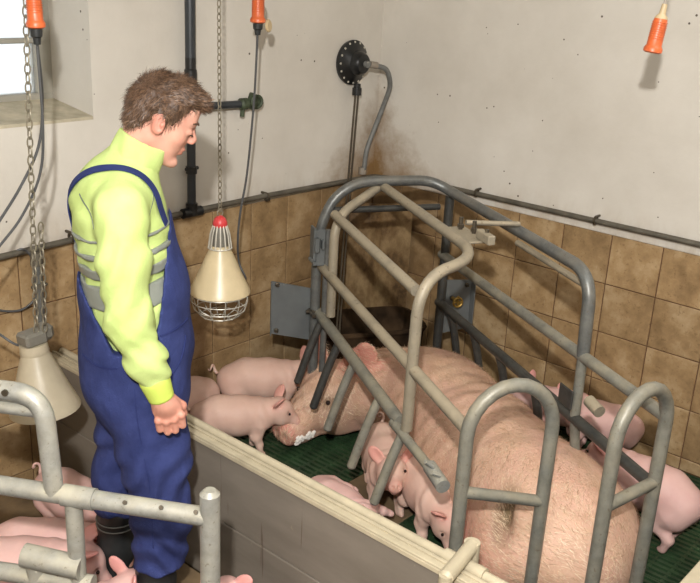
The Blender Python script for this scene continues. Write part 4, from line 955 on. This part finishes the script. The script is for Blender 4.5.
# one continuous body
B = Sdf()
HM = Matrix.Translation((0.016, 0, 1.634)) @ Matrix.Rotation(math.radians(24), 4, 'Y') @ Matrix.Scale(0.95, 4)
Hd = Sdf()
Hd.ell((-0.014, 0, 0.032), (0.094, 0.074, 0.088), None, 0.02)
Hd.ell((0.032, 0, -0.030), (0.058, 0.058, 0.082), None, 0.03)
for s_ in (1, -1):
    Hd.cone((-0.008, s_*0.047, -0.052), (0.060, s_*0.014, -0.104), 0.020, 0.015, 0.02)
    Hd.ell((0.052, s_*0.038, -0.026), (0.022, 0.018, 0.022), None, 0.02, pink=0.35)
    Hd.ell((0.098, s_*0.011, -0.028), (0.010, 0.007, 0.008), None, 0.007, pink=0.25)
Hd.ell((0.074, 0, -0.106), (0.016, 0.020, 0.015), None, 0.015)
Hd.cone((0.076, -0.028, 0.022), (0.076, 0.028, 0.022), 0.014, 0.014, 0.02)
Hd.ell((0.070, 0, 0.055), (0.022, 0.045, 0.035), None, 0.02)
Hd.cone((0.084, 0, 0.012), (0.105, 0, -0.020), 0.0075, 0.0095, 0.012, pink=0.25)
for s_ in (1, -1):
    Hd.ell((0.094, s_*0.030, 0.000), (0.013, 0.016, 0.010), None, 0.012, op=-1)
    Hd.ell((0.078, s_*0.031, -0.002), (0.0135, 0.0145, 0.0115), None, 0.005, pink=0.15)
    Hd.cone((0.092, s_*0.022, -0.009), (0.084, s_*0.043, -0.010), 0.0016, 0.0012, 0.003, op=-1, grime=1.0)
    Hd.cone((0.089, s_*0.018, 0.024), (0.078, s_*0.046, 0.024), 0.0040, 0.0030, 0.006, grime=0.8)
    Re = rotm(0, -0.20, s_*0.35)
    Hd.ell((-0.010, s_*0.077, -0.008), (0.019, 0.0075, 0.031), Re, 0.008, pink=0.6)
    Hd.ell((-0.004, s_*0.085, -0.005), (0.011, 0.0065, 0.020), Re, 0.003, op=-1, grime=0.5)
    Hd.ell((-0.001, s_*0.081, -0.008), (0.005, 0.006, 0.008), Re, 0.004, pink=0.4)
Hd.ell((0.084, 0, -0.058), (0.012, 0.022, 0.0062), None, 0.007, pink=0.55)
Hd.ell((0.081, 0, -0.070), (0.011, 0.019, 0.0072), None, 0.007, pink=0.65)
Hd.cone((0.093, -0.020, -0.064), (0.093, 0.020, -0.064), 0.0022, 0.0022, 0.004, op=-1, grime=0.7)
Hd.xform(HM); B.p += Hd.p
B.cone((-0.030, 0, 1.60), (-0.078, 0, 1.47), 0.056, 0.060, 0.03)
B.chain([(-0.095, 0, 1.40), (-0.09, 0, 1.15), (-0.07, 0, 0.95)], [0.095, 0.100, 0.105], 0.05, S=(1, 0.68, 1))
for s_ in (1, -1):
    sh = (-0.095, s_*0.165, 1.425); el = (-0.088, s_*0.235, 1.13) if s_ < 0 else (-0.10, 0.235, 1.13); wr = (-0.010, s_*0.242, 0.915) if s_ < 0 else (-0.03, 0.242, 0.905)
    B.chain([(-0.09, s_*0.05, 1.43), sh, el, wr], [0.06, 0.052, 0.040, 0.027], 0.03)
    hx, hy = (-0.016, 0) if s_ < 0 else (-0.035, 0)
    yb = s_*0.242
    # palm and a loosely closed hand: four fingers curling in to the thigh
    P_ = lambda x, y, z: (x+hx, yb-s_*y, 0.84+(z-0.84)*1.1+0.012)
    B.cone(P_(0.004, 0, 0.915), P_(0.018, 0, 0.880), 0.026, 0.030, 0.02, S=None, pink=0.2)
    B.ell(P_(0.024, 0.002, 0.862), (0.041, 0.018, 0.038), rotm(0, 0.35, 0), 0.016, pink=0.3)
    kn = [(0.061, 0.845), (0.041, 0.834), (0.020, 0.829), (-0.001, 0.833)]; ln = [1.0, 1.08, 1.02, 0.86]
    for i, (kx, kz) in enumerate(kn):
        L_ = ln[i]; a0 = (kx, -0.002, kz+0.004)
        a1 = (kx+0.004, 0.006, kz-0.030*L_); a2 = (kx+0.001, 0.030, kz-0.033*L_); a3 = (kx-0.002, 0.038, kz-0.012)
        B.chain([P_(*a0), P_(*a1), P_(*a2), P_(*a3)], [0.0112, 0.0098, 0.0088, 0.0078], 0.0035, pink=0.3)
        B.ell(P_(kx, -0.008, kz+0.004), (0.0095, 0.008, 0.0095), None, 0.007, pink=0.35)
    B.chain([P_(0.034, 0.014, 0.888), P_(0.064, 0.024, 0.862), P_(0.068, 0.034, 0.836), P_(0.052, 0.042, 0.818)], [0.016, 0.0125, 0.0105, 0.009], 0.008, pink=0.4)
    lx = -0.035 if s_ < 0 else -0.150
    B.chain([(-0.08, s_*0.09, 0.90), (lx+0.02, s_*0.10, 0.50), (lx, s_*0.10, 0.09)], [0.085, 0.060, 0.042], 0.03)
    B.ell((lx+0.05, s_*0.105, 0.05), (0.11, 0.04, 0.04), None, 0.03)
body = B.mesh('person', 0.0037, 'skin', None)
body.location = MO; body.rotation_euler = (0, 0, MA)
tag(body, 'man in yellow jacket and blue bib overalls standing and looking down at the pigs', 'person')
# hair
Hr = Sdf()
Hr.ell((-0.012, 0, 0.036), (0.099, 0.080, 0.092), None, 0.02)
Hr.ell((-0.064, 0, -0.015), (0.036, 0.058, 0.058), None, 0.03)
Hr.ell((0.040, 0, 0.094), (0.060, 0.060, 0.034), rotm(0, 0.25, 0), 0.02)
Hr.ell((0.080, 0.0, 0.088), (0.028, 0.050, 0.020), rotm(0, 0.5, 0), 0.015)
HMi = np.array(HM.inverted())
def hair_post(F, x, y, z):
    X = HMi[0, 0]*x+HMi[0, 1]*y+HMi[0, 2]*z+HMi[0, 3]; Z = HMi[2, 0]*x+HMi[2, 1]*y+HMi[2, 2]*z+HMi[2, 3]; Y = y
    Y, X, Z = np.broadcast_arrays(Y, X, Z)
    xm = np.interp(Z, [-0.09, -0.06, -0.035, -0.025, 0.0, 0.045, 0.062, 0.075, 0.2], [-0.05, -0.045, -0.035, 0.020, 0.028, 0.048, 0.085, 0.2, 0.2])
    hole = 0.012-np.sqrt(((X+0.008)/1.3)**2+((Z+0.008)/2.0)**2)
    F = F + 0.0030*np.sin(X*130+Y*60)*np.sin(Y*120+Z*70) + 0.0022*np.sin(X*290+Z*210)*np.sin(Y*310)
    F = np.maximum(F, X-xm); F = np.maximum(F, hole*1.0); return np.maximum(F, -0.078-Z)
Hr.xform(HM)
hair = Hr.mesh('hair', 0.0035, 'hair', body, post=hair_post, tint=False); tag(hair, 'short brown hair')
HMa = np.array(HM)[:3, :3]
def hflow(p, n):
    q = (p-np.array(HM)[:3, 3])@HMa; d = np.stack([np.where(q[:, 2] > 0.06, 0.9, -0.4), q[:, 1]*2, np.where(q[:, 2] > 0.06, 0.25, -0.9)], 1)
    d += 0.5*np.stack([np.sin(q[:, 1]*90), np.cos(q[:, 0]*80), np.sin(q[:, 0]*70+q[:, 1]*50)], 1)
    return d@HMa.T
strands('hair_strands', hair, 12000, 0.020, 0.0006, 'strand', hair, hflow, lift=0.40, seed=5, curl=0.3)

for s_ in (1, -1):
    b = MB(); b.sweep([HM @ V(p) for p in ((0.099, s_*0.016, 0.026), (0.095, s_*0.030, 0.031), (0.080, s_*0.048, 0.027))], [0.0022, 0.0032, 0.0018], 8); b.build('eyebrow', 'hair', body)
    b = MB(); b.sweep([HM @ V(p) for p in ((0.0935, s_*0.022, -0.006), (0.0935, s_*0.032, -0.0075), (0.085, s_*0.044, -0.0065))], [0.0012, 0.0022, 0.0012], 6); b.build('eyelash', 'pig_eye', body)
# jacket
J = Sdf(); T = Sdf()
T.chain([(-0.100, 0, 1.415), (-0.095, 0, 1.30), (-0.075, 0, 1.14), (-0.070, 0, 0.98)], [0.112, 0.122, 0.128, 0.122], 0.04, S=(1, 0.72, 1))
T.cone((-0.095, -0.11, 1.445), (-0.095, 0.11, 1.445), 0.066, 0.066, 0.04)
T.ell((-0.115, 0, 1.40), (0.118, 0.165, 0.12), None, 0.04)
J.p += T.p
for s_ in (-1, 1):
    sh = (-0.100, s_*0.172, 1.425); m1 = (-0.094, s_*0.218, 1.29); el = (-0.088, s_*0.238, 1.14) if s_ < 0 else (-0.10, 0.238, 1.14); fm = (-0.045, s_*0.245, 1.03) if s_ < 0 else (-0.07, 0.245, 1.03); wr = (-0.026, s_*0.243, 0.985) if s_ < 0 else (-0.04, 0.243, 0.945)
    J.chain([sh, m1, el, fm, wr], [0.070, 0.066, 0.058, 0.052, 0.043], 0.025)
J.cone((-0.090, 0, 1.475), (-0.050, 0, 1.545), 0.082, 0.066, 0.03)
def jacket_post(F, x, y, z):
    # pulled folds on the sleeve and at the elbow, collar hollow
    arm = np.exp(-((np.abs(y)-0.24)/0.05)**2)
    F = F + 0.0055*np.sin(z*125+x*95+1.8*np.sin(z*23+x*18))*arm*np.exp(-((z-1.03)/0.10)**2) + 0.0050*np.sin(z*48-x*80+y*40+1.5*np.sin(x*30+z*14))*np.exp(-((z-1.24)/0.17)**2)
    F = F + 0.003*np.sin(x*60+z*40)*np.exp(-((z-1.42)/0.06)**2)
    ax = -0.078+(z-1.50)*0.585; rr = np.sqrt((x-ax)**2+y**2)
    col = np.maximum(0.060-rr, 1.525-z+(x+0.02)*-0.0)           # inside of the collar
    F = np.maximum(F, np.minimum(0.060-rr, 0.2)*np.where(z > 1.53, 1, 0) + np.where(z > 1.53, 0, -1)*1.0) if False else np.where(z > 1.515, np.maximum(F, 0.0560-rr), F)
    top = 1.585 - (x+0.06)*0.46
    return np.maximum(F, z-top)
jk = J.mesh('jacket', 0.0058, 'hivis', body, post=jacket_post, tint=False); tag(jk, 'yellow-green high visibility jacket')
CL = Sdf(); CL.cone((-0.082, 0, 1.485), (-0.030, 0, 1.575), 0.076, 0.072, 0.01)
def collar_post(F, x, y, z):
    ax = -0.082+(z-1.485)*0.577; rr = np.sqrt((x-ax)**2+(y*1.0)**2)
    F = F + 0.0016*np.sin(np.arctan2(y, x-ax)*9+z*60)
    F = np.maximum(F, 0.066-rr)
    F = np.maximum(F, z-(1.590-(x+0.06)*0.46)); F = np.maximum(F, (1.500-(x+0.06)*0.42)-z)
    return np.maximum(F, np.where(x > ax, 0.0035-np.abs(y+0.006), -1))      # zip gap at the front
tag(CL.mesh('collar', 0.004, 'hivis', jk, post=collar_post, tint=False), 'stand-up zip collar')
for s_ in (-1, 1):
    wx = (-0.024, -0.010) if s_ < 0 else (-0.04, -0.028); C_ = Sdf(); C_.cone((wx[0], s_*0.243, 0.968), (wx[1], s_*0.242, 0.925), 0.0425, 0.0365, 0.01)
    C_.cone((wx[1]+0.006, s_*0.242, 0.905), (wx[1]+0.010, s_*0.242, 0.87), 0.03, 0.03, 0.008, op=-1)
    tag(C_.mesh('cuff', 0.004, 'hivis_rib', body, tint=False), 'ribbed yellow cuff')
for (za, zb) in ((1.338, 1.346), (1.288, 1.302), (1.232, 1.262), (1.150, 1.212)):
    def band(F, x, y, z, za=za, zb=zb):
        zz = z + 0.10*np.clip(np.abs(y)-0.02, 0, 1)*0 - (x+0.09)*0.12
        return np.maximum(np.maximum(F-0.0062, za-zz), zz-zb)
    T.mesh('reflective_stripe', 0.0042, 'reflective', jk, post=band, tint=False)
def ribbon(name, pts, width, mat, parent, sdf, off=0.006, thick=0.004, seg=8):
    P, G = sdf.project(spline(pts, seg), off); P = [V(p) for p in P]; G = [V(g) for g in G]; b = MB(); vs = []; n = len(P)
    for i in range(n):
        d = (P[min(i+1, n-1)]-P[max(i-1, 0)]).normalized(); sd = d.cross(G[i]).normalized()*width/2
        vs += [P[i]-sd, P[i]+sd, P[i]+sd+G[i]*thick, P[i]-sd+G[i]*thick]
    fs = []
    for i in range(n-1):
        for k in range(4): fs.append((i*4+k, i*4+(k+1) % 4, i*4+4+(k+1) % 4, i*4+4+k))
    fs += [(0, 1, 2, 3), tuple((n-1)*4+k for k in range(4))]
    return b.add(vs, fs).build(name, mat, parent)
ribbon('seam', [(-0.205, -0.10, 1.45), (-0.185, -0.15, 1.42), (-0.16, -0.19, 1.38)], 0.003, 'seam_dark', jk, J, 0.0, 0.002)
ribbon('seam', [(-0.02, -0.09, 1.47), (-0.015, -0.14, 1.42), (-0.025, -0.17, 1.38)], 0.003, 'seam_dark', jk, J, 0.0, 0.002)
# overalls
Ov = Sdf()
Ov.chain([(-0.088, 0, 1.34), (-0.072, 0, 1.15), (-0.068, 0, 0.98), (-0.070, 0, 0.86)], [0.128, 0.146, 0.152, 0.150], 0.05, S=(1, 0.80, 1))
Ov.ell((-0.095, 0, 0.90), (0.132, 0.165, 0.11), None, 0.05)
Ov.chain([(-0.055, -0.080, 0.86), (-0.028, -0.095, 0.66), (-0.012, -0.10, 0.44), (-0.022, -0.10, 0.26)], [0.122, 0.100, 0.084, 0.080], 0.04)
Ov.chain([(-0.095, 0.075, 0.84), (-0.105, 0.10, 0.64), (-0.132, 0.105, 0.50), (-0.142, 0.105, 0.36)], [0.112, 0.092, 0.088, 0.078], 0.03)
def ov_post(F, x, y, z):
    F = F + 0.0065*np.sin(z*70+x*50+y*30+1.5*np.sin(x*40))*np.exp(-((z-0.36)/0.10)**2) + 0.0060*np.sin(z*46-x*70+1.6*np.sin(z*17+x*25))*np.exp(-((z-0.60)/0.12)**2) + 0.003*np.sin(z*33+x*40+y*22)*np.exp(-((z-0.85)/0.14)**2)
    X, Z, Y = np.broadcast_arrays(x, z, y)
    zc = np.interp(X, [-0.24, -0.20, -0.13, -0.03, -0.01, 0.03, 0.2], [1.22, 1.16, 1.02, 1.03, 1.10, 1.375, 1.385])
    F = np.maximum(F, (Z-zc)*0.5)
    return np.maximum(F, np.where(Y < 0, 0.285, 0.362)+0.006*np.sin(X*70)-Z)
ov = Ov.mesh('overalls', 0.0058, 'denim', body, post=ov_post, tint=False); tag(ov, 'dark blue bib overalls')
ribbon('strap', [(0.020, -0.080, 1.36), (-0.005, -0.095, 1.42), (-0.035, -0.110, 1.48), (-0.08, -0.118, 1.53), (-0.135, -0.100, 1.52), (-0.175, -0.06, 1.48), (-0.21, 0.0, 1.40), (-0.22, 0.04, 1.28), (-0.215, 0.06, 1.15)], 0.026, 'denim_strap', ov, J, 0.003, 0.004)
ribbon('strap', [(0.020, 0.080, 1.36), (-0.005, 0.095, 1.42), (-0.035, 0.110, 1.48), (-0.075, 0.145, 1.50), (-0.13, 0.160, 1.46), (-0.17, 0.150, 1.40), (-0.20, 0.12, 1.32), (-0.21, 0.09, 1.22), (-0.21, 0.08, 1.15)], 0.026, 'denim_strap', ov, J, 0.003, 0.004)
b = MB(); 
ribbon('pocket_seam', [(-0.01, -0.17, 1.07), (0.04, -0.15, 1.075), (0.085, -0.08, 1.08)], 0.004, 'denim_strap', ov, Ov, 0.0, 0.003)
ribbon('pocket_seam', [(0.075, -0.11, 1.04), (0.055, -0.15, 0.98), (0.005, -0.185, 0.93)], 0.004, 'denim_strap', ov, Ov, 0.0, 0.003)
ribbon('side_seam', [(-0.08, -0.2, 0.98), (-0.07, -0.2, 0.80), (-0.045, -0.2, 0.60), (-0.04, -0.19, 0.35)], 0.003, 'denim_strap', ov, Ov, 0.0, 0.002)
ribbon('pocket_seam', [(-0.20, -0.08, 0.985), (-0.15, -0.14, 0.98), (-0.11, -0.17, 0.985)], 0.004, 'denim_strap', ov, Ov, 0.0, 0.003)
# rubber boots
for s_, lx in ((-1, -0.030), (1, -0.150)):
    Bt = Sdf(); Bt.chain([(lx, s_*0.103, 0.355), (lx-0.004, s_*0.103, 0.22), (lx-0.006, s_*0.103, 0.10)], [0.064, 0.060, 0.050], 0.02)
    Bt.cone((lx-0.012, s_*0.103, 0.045), (lx+0.14, s_*0.112, 0.040), 0.043, 0.042, 0.03); Bt.ell((lx+0.06, s_*0.108, 0.06), (0.11, 0.046, 0.045), None, 0.03)
    bt = Bt.mesh('rubber_boot', 0.006, 'black_rubber', body, post=lambda F, x, y, z: np.maximum(np.maximum(F + 0.002*np.sin(z*90)*np.exp(-((z-0.14)/0.05)**2), z-0.372), 0.002-z), tint=False)
    if s_ < 0: continue
    b = MB()
    for z in (0.325, 0.305): b.sweep([(lx+math.cos(a)*0.0655, s_*0.103+math.sin(a)*0.0655, z) for a in np.linspace(0, 2*math.pi, 33)], 0.0022, 6, cap=False)
    tag(b.build('boot_band', 'hose_grey', bt), 'pale raised band round the boot top')
